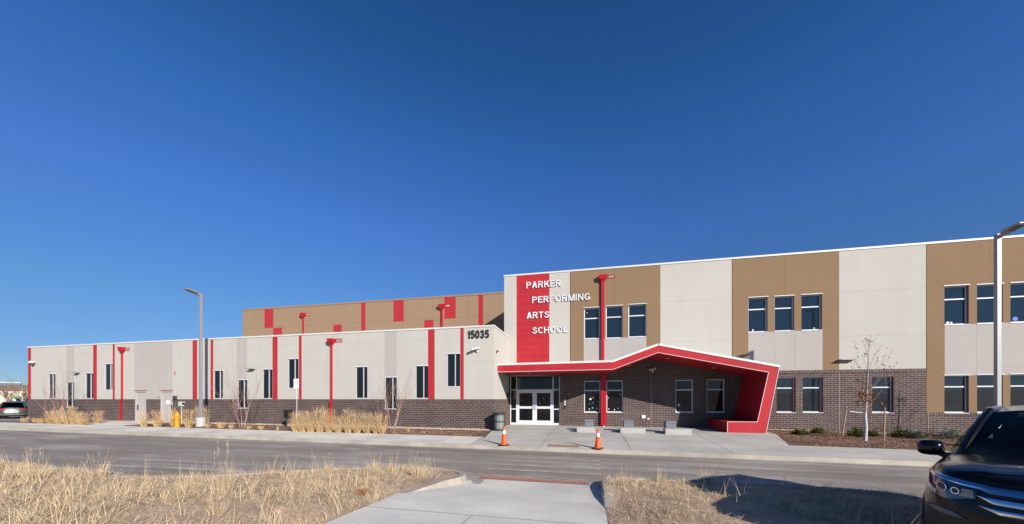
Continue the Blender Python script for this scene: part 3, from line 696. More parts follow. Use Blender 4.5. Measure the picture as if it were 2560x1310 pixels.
def letters(name, txt, u0, u1, z0, z1, D, depth, mat, parent, gap=.0, off=0, sw=SW):
    x = 0; quads = []
    for ch in txt:
        wd, st = GL[ch]
        for k, sk in enumerate(st):
            if isinstance(sk, tuple): quads.append((k, [[(px + x, py) for px, py in sk[1]]]))
            else:
                L, Rr, cl = thick(sk, sw); quads.append((k, [[(L[i].x + x, L[i].y), (Rr[i].x + x, Rr[i].y), (Rr[i + 1].x + x, Rr[i + 1].y), (L[i + 1].x + x, L[i + 1].y)] for i in range(len(L) - 1)]))
        x += wd + .11
    sx = (u1 - u0) / (x - .11); sz = z1 - z0; mb = MB()
    for k, qs in quads:
        y0 = D - gap - depth - k * .0008 * min(1, depth / .01); y1 = D - gap
        for q in qs:
            a = sum(q[i][0] * q[(i + 1) % 4][1] - q[(i + 1) % 4][0] * q[i][1] for i in range(4))
            if a < 0: q = q[::-1]
            mb.prism([(u0 + px * sx, z0 + py * sz) for px, py in q], y0, y1)
    return mb.build(name, mat, parent)
M['lett'] = new_mat('white_sign_letters', (.66, .66, .65), .4)[0]
us = U(1316, DM)
sign = root('school_name_sign', us, DM, 5.4, 'white raised lettering reading PARKER PERFORMING ARTS SCHOOL high on the red panel', 'sign')
for txt, p0, p1, yb in (('PARKER', 1316, 1403, 721.7), ('PERFORMING', 1330.6, 1476, 758.4), ('ARTS', 1317, 1373, 797.2), ('SCHOOL', 1330.6, 1419.5, 834.7)):
    zb = Z(p0, yb, DM)
    letters('lettering', txt, U(p0, DM) - us, U(p1, DM) - us, zb - 5.4, zb - 5.4 + .39, 0, .04, M['lett'], sign, gap=.015)
ua = U(1168, DL); num = root('address_number', ua, DL, 5, 'black raised house number 15035 near the top corner of the low wing', 'sign')
zb = Z(1168, 847, DL); letters('lettering', '15035', 0, U(1223, DL) - ua, zb - 5, zb - 5 + .42, 0, .03, M['black'], num, gap=.004, sw=.235)
# ---------------------------------------------------------------- wall fittings
def fitting_root(name, px, py, D, label, cat, group=None):
    u = U(px, D); z = Z(px, py, D); return root(name, u, D, z, label, cat, group)
def wall_pack(px, py, D, w, label):
    r = fitting_root('wall_light', px, py, D, label, 'wall light', 'slim wall lights')
    mb = MB(); k = w / 2
    mb.prism([(-k, .0), (k, .0), (k, .05), (-k, .05)], -.26, -.03)
    mb.build('housing', M['lamp'], r, bevel=.01)
    b = MB(); b.box(-.06, .06, -.03, -.002, -.02, .09); b.build('bracket', M['lamp'], r)
    l = MB(); l.box(-k + .03, k - .03, -.24, -.06, -.006, -.001); l.build('lens', M['dark'], r)
wall_pack(195.8, 933, DL, .42, 'dark slim wall light between the first and third narrow windows of the low wing')
wall_pack(632.4, 923.5, DL, .44, 'dark slim wall light high between the bare shrub and a wide red stripe')
wall_pack(2114, 901, DM, .70, 'wide slim wall light above the brick, left of the young tree')
def camera_fit(px, py, D, label, flip=1, shaded=False, axis='front'):
    r = fitting_root('security_camera', px, py, D, label, 'security camera', 'wall mounted security cameras')
    b = MB(); b.tube([(0, -.002, -.13), (0, -.06, -.13), (0, -.16, -.02)], [.05, .03, .025], 8); b.build('bracket', M['white'], r)
    h = MB(); h.tube([(-.24 * flip, -.30, -.05), (.14 * flip, -.12, .07)], .055, 10); h.build('housing', M['white'], r, smooth=True)
    hd = MB()
    pts = [(-.28 * flip, -.37, .005), (-.28 * flip, -.24, .005), (.16 * flip, -.055, .135), (.16 * flip, -.185, .135)]
    hd.face(pts); hd.face([(x, y, z + .012) for x, y, z in pts][::-1]); 
    for i in range(4):
        j = (i + 1) % 4; hd.face([pts[j], pts[i], (pts[i][0], pts[i][1], pts[i][2] + .012), (pts[j][0], pts[j][1], pts[j][2] + .012)])
    hd.build('sunshield', M['white'], r)
    l = MB(); l.tube([(-.245 * flip, -.302, -.052), (-.252 * flip, -.306, -.054)], .042, 10); l.build('lens', M['blackpl'], r)
camera_fit(1194, 873, DL, 'white bullet camera on the low wing below the house number')
camera_fit(1631, 925, DM, 'white bullet camera in the shade under the canopy peak', flip=1)
r = root('security_camera', uR, 18.2, Z(1246, 877, 18.2), 'small white camera on the return wall just above the canopy', 'security camera', 'wall mounted security cameras')
b = MB(); b.tube([(.002, 0, -.10), (.06, 0, -.10), (.12, 0, 0)], [.05, .03, .025], 8); b.build('bracket', M['white'], r)
h = MB(); h.tube([(.12, .12, .06), (.14, -.16, -.02)], .05, 10); h.build('housing', M['white'], r, smooth=True)
l = MB(); l.tube([(.141, -.162, -.021), (.1415, -.168, -.023)], .04, 10); l.build('lens', M['blackpl'], r)
r = root('security_camera', uL + .80, DL, Z(76, 909, DL), 'white dome camera on the far left red corner of the low wing', 'security camera', 'wall mounted security cameras')
h = MB(); h.lathe([(.13, .0), (.15, .05), (.12, .14), (.05, .17)], (0, -.2, 0), 14); h.build('housing', M['white'], r, smooth=True)
h = MB(); h.lathe([(.02, -.11), (.08, -.08), (.11, -.0)], (0, -.2, 0), 14); h.build('dome', M['blackpl'], r, smooth=True)
h = MB(); h.box(-.04, .04, -.15, -.002, .05, .13); h.build('bracket', M['white'], r)
def small_box(name, px, py, D, w, h, d, mat, label, cat, extra=None):
    r = fitting_root(name, px, py, D, label, cat)
    b = MB(); b.box(-w / 2, w / 2, -d, -.002, -h / 2, h / 2); b.build('body', mat, r, bevel=.008)
    if extra: extra(r)
    return r
def horn(r):
    l = MB(); l.box(-.03, .05, -.075, -.061, -.05, .03); l.build('strobe', M['st_white'], r)
small_box('fire_alarm_horn', 437, 932.5, DL, .13, .15, .06, M['redpaint'], 'small red fire alarm horn on the cream wall of the low wing', 'alarm', horn)
def grille(r):
    l = MB()
    for i in range(4): l.box(-.10, .10, -.105, -.101, -.07 + i * .045, -.05 + i * .045)
    l.build('grille', M['dark'], r)
small_box('loudspeaker', 439.5, 994, DL, .25, .23, .10, new_mat('brown_speaker_metal', (.09, .05, .045), .5)[0], 'square dark brown speaker on the low wing above the brick', 'speaker', grille)
def pad(r):
    l = MB(); l.box(-.05, .05, -.056, -.051, -.16, .17); l.build('symbol_panel', M['st_white'], r)
    l = MB(); l.box(-.018, .018, -.060, -.0565, -.10, .06); l.box(-.015, .015, -.060, -.0565, .075, .105); l.box(.0, .035, -.060, -.0565, -.04, -.02); l.build('symbol', M['blackpl'], r)
    l = MB(); l.tube([(0, -.002, -.30), (0, -.09, -.30)], [.04, .05], 10); l.build('push_button', M['blackpl'], r)
small_box('door_push_plate', 1412.5, 1006, DM, .15, .42, .05, M['blackpl'], 'black and white door opener plate on the brick right of the entrance doors', 'push plate', pad)
def cover(r):
    l = MB(); l.box(-.10, .10, -.066, -.061, -.02, .10); l.build('flap', M['alu'], r)
small_box('electrical_outlet', 1608.5, 1042, DM, .21, .18, .06, M['alu'], 'larger white outlet box low on the brick under the canopy', 'outlet', cover)
def cover2(r):
    l = MB(); l.box(-.05, .05, -.046, -.041, -.03, .03); l.build('flap', M['alu'], r)
small_box('hose_connection', 1620.5, 1047, DM, .15, .10, .04, M['benchstone'], 'smaller beige box right beside the white outlet box', 'outlet', cover2)
small_box('door_bell', 397.5, 993, DL, .06, .06, .03, M['blackpl'], 'tiny dark bell button between the two service doors', 'button')
r = root('card_reader', uR, 20.7, 1.75, 'black card reader on the return wall beside the entrance doors', 'card reader')
b = MB(); b.box(.002, .08, -.07, .07, -.12, .12); b.build('body', M['blackpl'], r, bevel=.01)
b = MB(); b.box(.002, .14, .1, .22, .05, .25); b.build('hood', M['blackpl'], r)
r = root('wall_sconce', uR, 20.2, 2.55, 'tiny pale sensor on the shaded return wall under the canopy', 'sensor')
b = MB(); b.box(.002, .05, -.05, .05, -.07, .07); b.build('body', M['alu'], r, bevel=.01)

# ---------------------------------------------------------------- street lamps
def street_lamp(u, D, zb, top, label, base_h):
    r = root('street_lamp', u, D, zb, label, 'street lamp', 'grey square street lamps')
    if base_h: b = MB(); b.lathe([(.235, -.3), (.235, base_h - .02), (.22, base_h)], (0, 0, 0), 28); b.build('footing', M['benchstone'], r, smooth=True)
    p = MB(); k = .062; H0 = base_h; H1 = top - zb
    for a, b_, w in ((H0, H0 + .05, .13),): p.box(-w, w, -w, w, a, b_)
    p.box(-k - .02, k + .02, -k - .02, k + .02, H0 + .05, H0 + .25); p.box(-k, k, -k, k, H0 + .25, H1); p.box(-k - .004, k + .004, -k - .004, k + .004, H1, H1 + .03)
    p.build('pole', M['galv'], r, bevel=.006)
    h = MB()
    y0, y1 = -.06, -.86
    def sec(y, w, z, t): return [(-w, y, z), (w, y, z), (w, y, z + t), (-w, y, z + t)]
    rows = [sec(-.05, .045, H1 - .14, .12), sec(-.20, .06, H1 - .10, .11), sec(-.30, .17, H1 - .035, .085), sec(-.55, .185, H1 + .0, .07), sec(-.84, .16, H1 + .04, .035)]
    h.grid([q + [q[0]] for q in rows]); h.face(rows[0]); h.face(rows[-1][::-1])
    h.build('lamp_head', M['lamp'], r, bevel=.008)
    l = MB(); rows = [[(-.12, -.36, H1 - .028), (.12, -.36, H1 - .028)], [(-.12, -.7, H1 + .012), (.12, -.7, H1 + .012)]]
    l.grid(rows); l.build('lens', M['dark'], r)
    return r
D = 15.95; u = U(502, D); street_lamp(u, D, G(u, D), Z(502, 735, D), 'tall grey street lamp in front of the low wing, on a round concrete footing', .50)
D = 16.05; u = U(2494, D); street_lamp(u, D, G(u, D), Z(2494, 588, D), 'tall grey street lamp behind the black car, in front of the brown wall', .72)

# ---------------------------------------------------------------- fire hydrant, parking sign, boxes, bin
M['hyd'] = new_mat('orange_yellow_hydrant_paint', (.80, .30, .012), .4)[0]
D = 15.3; u = U(443, D); r = root('fire_hydrant', u, D, G(u, D), 'orange yellow fire hydrant between the dry grass clumps near the service doors', 'hydrant')
b = MB(); b.lathe([(.17, -.1), (.17, .04), (.11, .05), (.105, .42), (.15, .43), (.15, .47), (.115, .48), (.12, .60), (.15, .61), (.15, .645), (.12, .66), (.11, .72), (.07, .79), (.03, .81)], n=20); b.build('barrel', M['hyd'], r, smooth=True)
b = MB(); b.lathe([(.035, .81), (.035, .87), (.02, .88)], n=5); b.build('operating_nut', M['hyd'], r)
for d in ((1, 0), (-1, 0), (0, -1)):
    b = MB(); R0 = .075 if d[1] else .055
    b.tube([(d[0] * .10, d[1] * .10, .53), (d[0] * .17, d[1] * .17, .53)], R0 * .8, 12); b.tube([(d[0] * .17, d[1] * .17, .53), (d[0] * .205, d[1] * .205, .53)], R0, 8); b.tube([(d[0] * .205, d[1] * .205, .53), (d[0] * .235, d[1] * .235, .53)], .02, 5)
    b.build('outlet_cap', M['hyd'], r)
D = 15.15; u = U(742, D); r = root('parking_sign', u, D, G(u, D), 'white parking sign with red lettering on a grey post in front of the dry grass', 'sign')
H1 = Z(742, 947, D) - G(u, D)
b = MB(); b.tube([(0, 0, -.2), (0, 0, H1 - .02)], .024, 4); b.build('post', M['galv'], r)
Pn = MB(); k = .155; zA_, zB_ = H1 - .50, H1
Pn.box(-k, k, -.038, -.033, zA_, zB_); pl = Pn.build('panel', new_mat('sign_face', (.85, .85, .84), .4)[0], r, bevel=.002)
M['signred'] = new_mat('sign_red_ink', (.62, .04, .04), .5)[0]
letters('lettering', 'RESERVED', -.115, .115, H1 - .215, H1 - .165, -.038, .002, M['signred'], pl, gap=.0005, off=.01)
letters('lettering', 'PARKING', -.10, .10, H1 - .29, H1 - .25, -.038, .002, M['joint'], pl, gap=.0005, off=.004)
q = MB(); q.prism([(.03 * math.cos(i * .5236), H1 - .09 + .035 * math.sin(i * .5236)) for i in range(12)], -.0405, -.0385); q.build('emblem', M['joint'], pl)
D = 16.6; u = U(715.5, D); r = root('ground_box', u, D, G(u, D), 'black utility box on a thin post in front of the brick', 'utility box')
zt_, zb_ = Z(715, 1025, D) - G(u, D), Z(715, 1044.5, D) - G(u, D)
b = MB(); b.box(-.11, .11, -.07, .07, zb_, zt_); b.build('box', M['blackpl'], r, bevel=.012)
b = MB(); b.tube([(0, 0, -.2), (0, 0, zb_)], .022, 8); b.build('post', M['blackpl'], r)
D = 16.5; u = U(454, D); r = root('irrigation_controller', u, D, G(u, D), 'pale green box on a thin white post behind the fire hydrant', 'control box')
zt_, zb_ = Z(454, 1004, D) - G(u, D), Z(454, 1015.5, D) - G(u, D)
b = MB(); b.box(-.13, .13, -.1, .1, zb_, zt_); b.build('box', new_mat('pale_green_box', (.50, .55, .47), .5)[0], r, bevel=.012)
b = MB(); b.tube([(0, 0, -.2), (0, 0, zb_)], .03, 8); b.build('post', M['benchstone'], r)
b = MB(); b.tube([(.13, 0, zb_ + .2), (.22, -.02, zb_ + .22), (.25, -.03, zb_ + .12), (.22, -.02, zb_ + .08)], .02, 6); b.tube([(.17, -.03, zb_ + .17), (.19, -.09, zb_ + .17)], .045, 8); b.build('sensor', M['blackpl'], r)
# litter bin: slatted steel
D = 17.35; u = U(1248, D); r = root('litter_bin', u, D, G(u, D) + .02, 'round slatted dark green steel litter bin by the brick corner left of the doors', 'litter bin')
M['binm'] = new_mat('dark_green_grey_steel', (.06, .066, .06), .45, .3)[0]
b = MB(); rb, hb = .29, .92
for i in range(20):
    t = i * math.pi / 10; c, s = math.cos(t), math.sin(t); w = .015
    pts = []
    for zz, rr in ((.04, rb), (.80, rb), (.88, rb + .03)):
        pts.append([(c * rr - s * w, s * rr + c * w, zz), (c * rr + s * w, s * rr - c * w, zz), (c * (rr + .008) + s * w, s * (rr + .008) - c * w, zz), (c * (rr + .008) - s * w, s * (rr + .008) + c * w, zz), (c * rr - s * w, s * rr + c * w, zz)])
    b.grid(pts)
b.build('slats', M['binm'], r)['kind'] = 'stuff'
b = MB()
for zz in (.06, .45, .80): b.lathe([(rb - .012, zz - .02), (rb - .002, zz - .02), (rb - .002, zz + .02), (rb - .012, zz + .02)], n=28)
b.build('hoops', M['binm'], r)
b = MB(); b.lathe([(.23, .02), (.24, .86), (.235, .86), (.225, .05)], n=24); b.build('liner', new_mat('bin_liner', (.62, .64, .58), .6)[0], r)
b = MB(); b.lathe([(.19, hb - .01), (.20, hb + .01), (.31, hb - .02), (.33, hb - .05), (.31, hb - .06)], n=28); b.build('rim', M['binm'], r, smooth=True)

# ---------------------------------------------------------------- traffic cones
M['cone'] = new_mat('fluorescent_orange_plastic', (.95, .10, .012), .45)[0]
M['coneband'] = new_mat('reflective_white_band', (.82, .82, .86), .4)[0]
def cone(u, D, z, label, rz):
    r = root('traffic_cone', u, D, z, label, 'traffic cone', 'orange traffic cones', rz)
    def rad(zz): return .125 - (.125 - .028) * zz / .71
    b = MB(); b.lathe([(rad(.03), .03), (rad(.43), .43)], n=24); b.lathe([(rad(.56), .56), (rad(.70), .70), (.015, .712)], n=24); b.lathe([(rad(.03) + .02, .028), (rad(.05) + .004, .05)], n=24); b.build('body', M['cone'], r, smooth=True)
    b = MB(); b.lathe([(rad(.43) + .001, .43), (rad(.56) + .001, .56)], n=24); b.build('band', M['coneband'], r, smooth=True)
    b = MB(); b.box(-.18, .18, -.18, .18, .002, .028); b.build('base', M['rubber'], r, bevel=.012)
cu1 = gp(1258.5, 1114); cu2 = gp(1495, 1126.5)
cone(cu1[0], cu1[1] + .1, G(cu1[0], cu1[1] + .1) + .006, 'orange traffic cone in front of the litter bin, the left of the two', .2)
cone(cu2[0], cu2[1] + .1, G(cu2[0], cu2[1] + .1) + .006, 'orange traffic cone in front of the red downpipe, the right of the two', -.15)

# ---------------------------------------------------------------- concrete benches with stone blocks
def bench(px0, px1, yb, bx0, bx1, by0, label):
    u0, D0 = gp(px0, yb); u1, _ = gp(px1, yb); L = u1 - u0
    zg = min(G(u0, D0), G(u1, D0 + .5)); r = root('block_bench', u0 + L / 2, D0 + .3, zg, label, 'bench', 'stone and concrete bench blocks')
    b = MB(); b.box(-L / 2, L / 2, -.28, .28, -.02, .25); b.build('seat_slab', M['benchstone'], r, bevel=.012)
    Db = D0 + .3 + .28 + .28; x0 = U(bx0, Db - .26) - (u0 + L / 2); x1 = U(bx1, Db - .26) - (u0 + L / 2); zt = Z((bx0 + bx1) / 2, by0, Db - .26) - zg
    b = MB(); b.box(x0, x1, .30, .84, -.02, zt - .10); b.build('stone_block', M['granite'], r, bevel=.01)
    b = MB(); b.box(x0 - .004, x1 + .004, .296, .844, zt - .09, zt); b.build('stone_cap', M['granite'], r, bevel=.01)
bench(1441.8, 1487, 1081, 1461.8, 1483.7, 1049, 'grey stone block bench nearest the entrance doors')
bench(1551, 1612.5, 1083, 1560, 1584, 1052, 'grey stone block bench in the middle of the three')
bench(1664, 1726.5, 1086.3, 1665, 1689, 1053, 'grey stone block bench nearest the red canopy leg')
# ---------------------------------------------------------------- vegetation
def blademat(name, stops, rough=.8, tr=.25):
    m, t, b = new_mat(name, stops[0][1], rough, 0, .2)
    g = t.nodes.new("ShaderNodeNewGeometry")
    t.links.new(ramp(t, g.outputs['Random Per Island'], stops), b.inputs['Base Color'])
    return m
M['tan'] = blademat('tan_ornamental_grass', [(0, (.50, .28, .10)), (.35, (.62, .385, .17)), (.7, (.72, .50, .26)), (1, (.80, .63, .40))])
M['straw'] = blademat('dry_straw_grass', [(0, (.42, .27, .14)), (.3, (.60, .42, .235)), (.6, (.72, .54, .32)), (.85, (.80, .65, .42)), (.93, (.80, .68, .46)), (.97, (.22, .19, .14)), (1, (.34, .32, .22))])
M['twigred'] = blademat('red_brown_twigs', [(0, (.24, .125, .10)), (.5, (.36, .21, .165)), (1, (.46, .31, .25))])
M['mulchchips'] = blademat('wood_chips', [(0, (.10, .05, .03)), (.4, (.20, .11, .065)), (.8, (.33, .20, .12)), (1, (.45, .32, .22))])
M['pebble'] = blademat('tan_pebbles', [(0, (.30, .20, .15)), (.4, (.45, .34, .25)), (.8, (.55, .44, .34)), (1, (.62, .56, .48))])
M['bark'] = speck('pale_birch_bark', (.42, .35, .29), .15, 6, 40)
M['twig'] = speck('grey_brown_twigs', (.33, .25, .21), .15, 6, 40)
M['wrap'] = speck('white_trunk_wrap', (.55, .54, .52), .05, 20, 60)
M['leafo'] = blademat('dry_orange_leaves', [(0, (.32, .10, .035)), (.5, (.48, .19, .06)), (1, (.40, .22, .10))])
M['juni'] = blademat('juniper_needles', [(0, (.045, .07, .02)), (.35, (.09, .13, .03)), (.6, (.17, .19, .05)), (.8, (.25, .14, .05)), (1, (.12, .16, .05))])
M['sage'] = blademat('grey_green_leaves', [(0, (.12, .15, .10)), (.5, (.19, .22, .16)), (1, (.28, .28, .20))])
M['brushy'] = blademat('bare_brown_stems', [(0, (.16, .09, .06)), (.5, (.26, .17, .12)), (1, (.36, .27, .20))])
def blade(mb, p, h, az, lean, w, curl, seg=3, rnd=random):
    """a tapering ribbon that leans and curls outward"""
    x, y, z = p; ca, sa = math.cos(az), math.sin(az); wa = rnd.uniform(0, math.pi); wx, wy = math.cos(wa) * w / 2, math.sin(wa) * w / 2
    n = len(mb.v); ang = lean; L = h / seg; cx, cy, cz = x, y, z
    for i in range(seg + 1):
        t = 1 - i / seg
        k = max(.12, t ** .6)
        mb.v.append((cx - wx * k, cy - wy * k, cz)); mb.v.append((cx + wx * k, cy + wy * k, cz))
        cx += math.sin(ang) * L * ca; cy += math.sin(ang) * L * sa; cz += math.cos(ang) * L; ang += curl / seg
    for i in range(seg):
        mb.f.append((n + 2 * i, n + 2 * i + 1, n + 2 * i + 3, n + 2 * i + 2)); mb.m.append(0)
def clump_mesh(seed, h, rad, nb, ns, w=.010):
    rnd = random.Random(seed); mb = MB()
    for i in range(nb):
        a = rnd.uniform(0, 6.283); rr = rad * .38 * math.sqrt(rnd.random())
        blade(mb, (rr * math.cos(a), rr * math.sin(a), 0), h * rnd.uniform(.3, .78), a + rnd.uniform(-.5, .5), rnd.uniform(.02, .62), w, rnd.uniform(.1, 1.2), 4, rnd)
    for i in range(ns):
        a = rnd.uniform(0, 6.283); rr = rad * .34 * math.sqrt(rnd.random()); hh = h * rnd.uniform(.62, 1.1); ln = rnd.uniform(0, .36)
        x, y = rr * math.cos(a), rr * math.sin(a); cv = rnd.uniform(-.05, .2)
        blade(mb, (x, y, 0), hh, a, ln, w * .55, cv, 3, rnd)
        # feathery seed head along the top fifth of the stem
        for j in range(7):
            t = .80 + .20 * j / 7; L = hh * t
            px, py, pz = x + math.sin(ln + cv * .4) * L * math.cos(a), y + math.sin(ln + cv * .4) * L * math.sin(a), math.cos(ln + cv * .4) * L
            blade(mb, (px, py, pz), hh * .055, rnd.uniform(0, 6.283), rnd.uniform(.1, .5), w * .9, .1, 1, rnd)
    return mb
protos = {}
def clump(kind, u, D, h, rad, label, cat='grass clump', group=None, name='ornamental_grass'):
    key = (kind, random.randint(0, 5))
    if key not in protos:
        nb, ns = {'tall': (300, 95), 'low': (300, 6), 'tuft': (150, 12)}[kind]
        mb = clump_mesh(hash(key[1]) + {'tall': 10, 'low': 20, 'tuft': 30}[kind], 1.0, .42 if kind == 'tall' else .9, nb, ns, {'tall': .0115, 'low': .025, 'tuft': .012}[kind])
        protos[key] = mb.build(name, M['tan'] if kind != 'tuft' else M['straw']).data
        bpy.data.objects.remove(bpy.data.objects[-1]) if False else None
        o = [q for q in COL.objects if q.data == protos[key]][0]
    else:
        o = bpy.data.objects.new(name, protos[key]); COL.objects.link(o)
    place(o, u, D, G(u, D) - .02 if D > 13 else Gi(u, D) - .015, random.uniform(0, 6.28)); o.scale = (rad / .42 * 1.0 if kind == 'tall' else rad / .9, rad / .42 if kind == 'tall' else rad / .9, h)
    tag(o, label, cat, group); return o
def at(px, py): return gp(px, py)
GA = 'tall tan ornamental grasses'; GLo = 'low straw tufts in the planting beds'
tall = [(128, 1058, 1024, 12, 'leftmost tall tan grass clump, in front of the first bare red shrub'),
 (150, 1060, 1020, 13, 'tall tan grass clump second from the left end of the low wing'),
 (172, 1061, 1019, 13, 'tall tan grass clump under the low narrow window at the left end'),
 (186, 1061, 1022, 10, 'tall tan grass clump just right of the low narrow window at the left end'),
 (206, 1063, 1025, 12, 'tall tan grass clump under the third narrow window, with brick showing to its right'),
 (245, 1059, 1027, 10, 'single tall tan grass clump standing apart left of the first red downspout'),
 (360, 1067, 1030, 10, 'tall tan grass clump in front of the left service door'),
 (395, 1067, 1024, 14, 'wide tall tan grass clump between the two service doors'),
 (431, 1064, 1026, 7, 'thin tall tan grass clump just left of the fire hydrant'),
 (471, 1068, 1026, 13, 'tall tan grass clump between the fire hydrant and the street lamp'),
 (495, 1064, 1020, 6, 'thin tan grass clump close left of the street lamp footing'),
 (514, 1064, 1018, 7, 'thin tan grass clump close right of the street lamp footing')]
nmx = 0
xs = [740, 756, 776, 800, 822, 845, 870, 893, 918, 940, 954]
nm = ['first', 'second', 'third', 'fourth', 'fifth', 'sixth', 'seventh', 'eighth', 'ninth', 'tenth', 'last']
for i, x_ in enumerate(xs):
    tall.append((x_, 1079 + i * .5, 1031 - (4 if i in (2, 3) else 0), 14, '%s tall tan grass clump from the sign post in the long row' % nm[i]))
for px, yb, yt, hw, lab in tall:
    u, D = at(px, yb); Dy = D * CT - 0
    s = 880 / (D / (((px - 1280) / 880) * ST + CT)); h = (yb - yt) / s * random.uniform(.84, 1.24)
    clump('tall', u, D, h, hw / s * 1.15, lab, group=GA)
low = [(62, 1054, 1041, 12, 'low straw tuft at the far left end of the bed'), (92, 1055, 1043, 13, 'low straw tuft left of the first bare red shrub'), (520, 1068, 1057, 9, 'low straw tuft right beside the street lamp footing'),
 (552, 1069, 1053, 14, 'low straw tuft between the street lamp and the second bare shrub'), (578, 1070, 1059, 8, 'low straw tuft at the left foot of the second bare shrub'), (622, 1072, 1062, 8, 'low straw tuft at the right foot of the second bare shrub'), (652, 1073, 1062, 10, 'low straw tuft left of the black utility box'),
 (694, 1075, 1064, 5, 'tiny straw tuft just left of the black utility box'), (1020, 1080, 1069, 8, 'low straw tuft right of the third bare shrub'), (1058, 1083, 1075, 6, 'small straw tuft in the bed nearest the litter bin'),
 (100, 1059, 1048, 9, 'low straw tuft at the foot of the first bare red shrub')]
for px, yb, yt, hw, lab in low:
    u, D = at(px, yb); s = 880 / (D / (((px - 1280) / 880) * ST + CT)); clump('low', u, D, (yb - yt) / s * 1.5, hw / s * 1.1, lab, 'grass tuft', GLo, 'grass_tuft')
# bare multi-stem shrubs
def branch(mb, p, d, L, r, depth, rnd, spread=.5, up=.25, n=5, seg=3, kids=3, tips=None):
    pts = [p]; rad = [r]; q = Vector(p); dd = Vector(d).normalized()
    for i in range(seg):
        dd = (dd + Vector((rnd.uniform(-1, 1), rnd.uniform(-1, 1), rnd.uniform(-.6, 1) * .6)) * .13 + Vector((0, 0, up * .25))).normalized()
        q = q + dd * L / seg; pts.append(tuple(q)); rad.append(max(.0025, r * (1 - .62 * (i + 1) / seg)))
    mb.tube(pts, rad, n, cap=False)
    if tips is not None: tips.append((tuple(q), depth))
    if depth > 0:
        for k in range(kids):
            i = rnd.randint(1, seg); b = pts[i]
            a = rnd.uniform(0, 6.283); o = Vector((math.cos(a), math.sin(a), 0))
            nd = (dd + o * spread * rnd.uniform(.6, 1.3) + Vector((0, 0, .15))).normalized()
            branch(mb, b, nd, L * rnd.uniform(.5, .8), max(.003, rad[i] * .62), depth - 1, rnd, spread, up, max(3, n - 1), seg, kids, tips)
def bare_shrub(px, py, top, hw, seed, label):
    u, D = at(px, py); s = 880 / (D / (((px - 1280) / 880) * ST + CT)); h = (py - top) / s; w = hw / s
    r = root('bare_shrub', u, D, G(u, D), label, 'shrub', 'bare reddish shrubs along the low wing'); rnd = random.Random(seed)
    mb = MB(); fine = MB()
    for i in range(9):
        a = i * 6.283 / 9 + rnd.uniform(-.3, .3); ln = rnd.uniform(.10, .50)
        d = Vector((math.cos(a) * math.sin(ln) * 1.2, math.sin(a) * math.sin(ln) * .7, math.cos(ln)))
        L = h * rnd.uniform(.42, .6); base = (math.cos(a) * .17, math.sin(a) * .10, -.03)
        pts = [base]; q = Vector(base); dd = d.normalized(); R0 = rnd.uniform(.012, .018)
        rad = [R0]
        for k in range(4):
            dd = (dd + Vector((rnd.uniform(-.12, .12), rnd.uniform(-.12, .12), .12))).normalized(); q = q + dd * L / 4; pts.append(tuple(q)); rad.append(R0 * (1 - .14 * (k + 1)))
        mb.tube(pts, rad, 5, cap=False)
        for k in range(3):
            a2 = rnd.uniform(0, 6.283); nd = (dd + Vector((math.cos(a2), math.sin(a2), 0)) * .38).normalized()
            branch(fine, pts[rnd.choice((2, 3, 4, 4))], nd, L * rnd.uniform(.6, .95), R0 * .55, 2, rnd, .42, .2, 4, 3, 2)
    mb.build('stems', M['twigred'], r); fine.build('twigs', M['twigred'], r)
bare_shrub(140, 1056, 955, 38, 11, 'leftmost bare reddish shrub, growing behind the tall tan grasses')
bare_shrub(605, 1070, 948, 38, 12, 'bare reddish shrub between the street lamp and the parking sign')
bare_shrub(978, 1080, 958, 40, 13, 'bare reddish shrub at the right end of the long row of tan grasses')
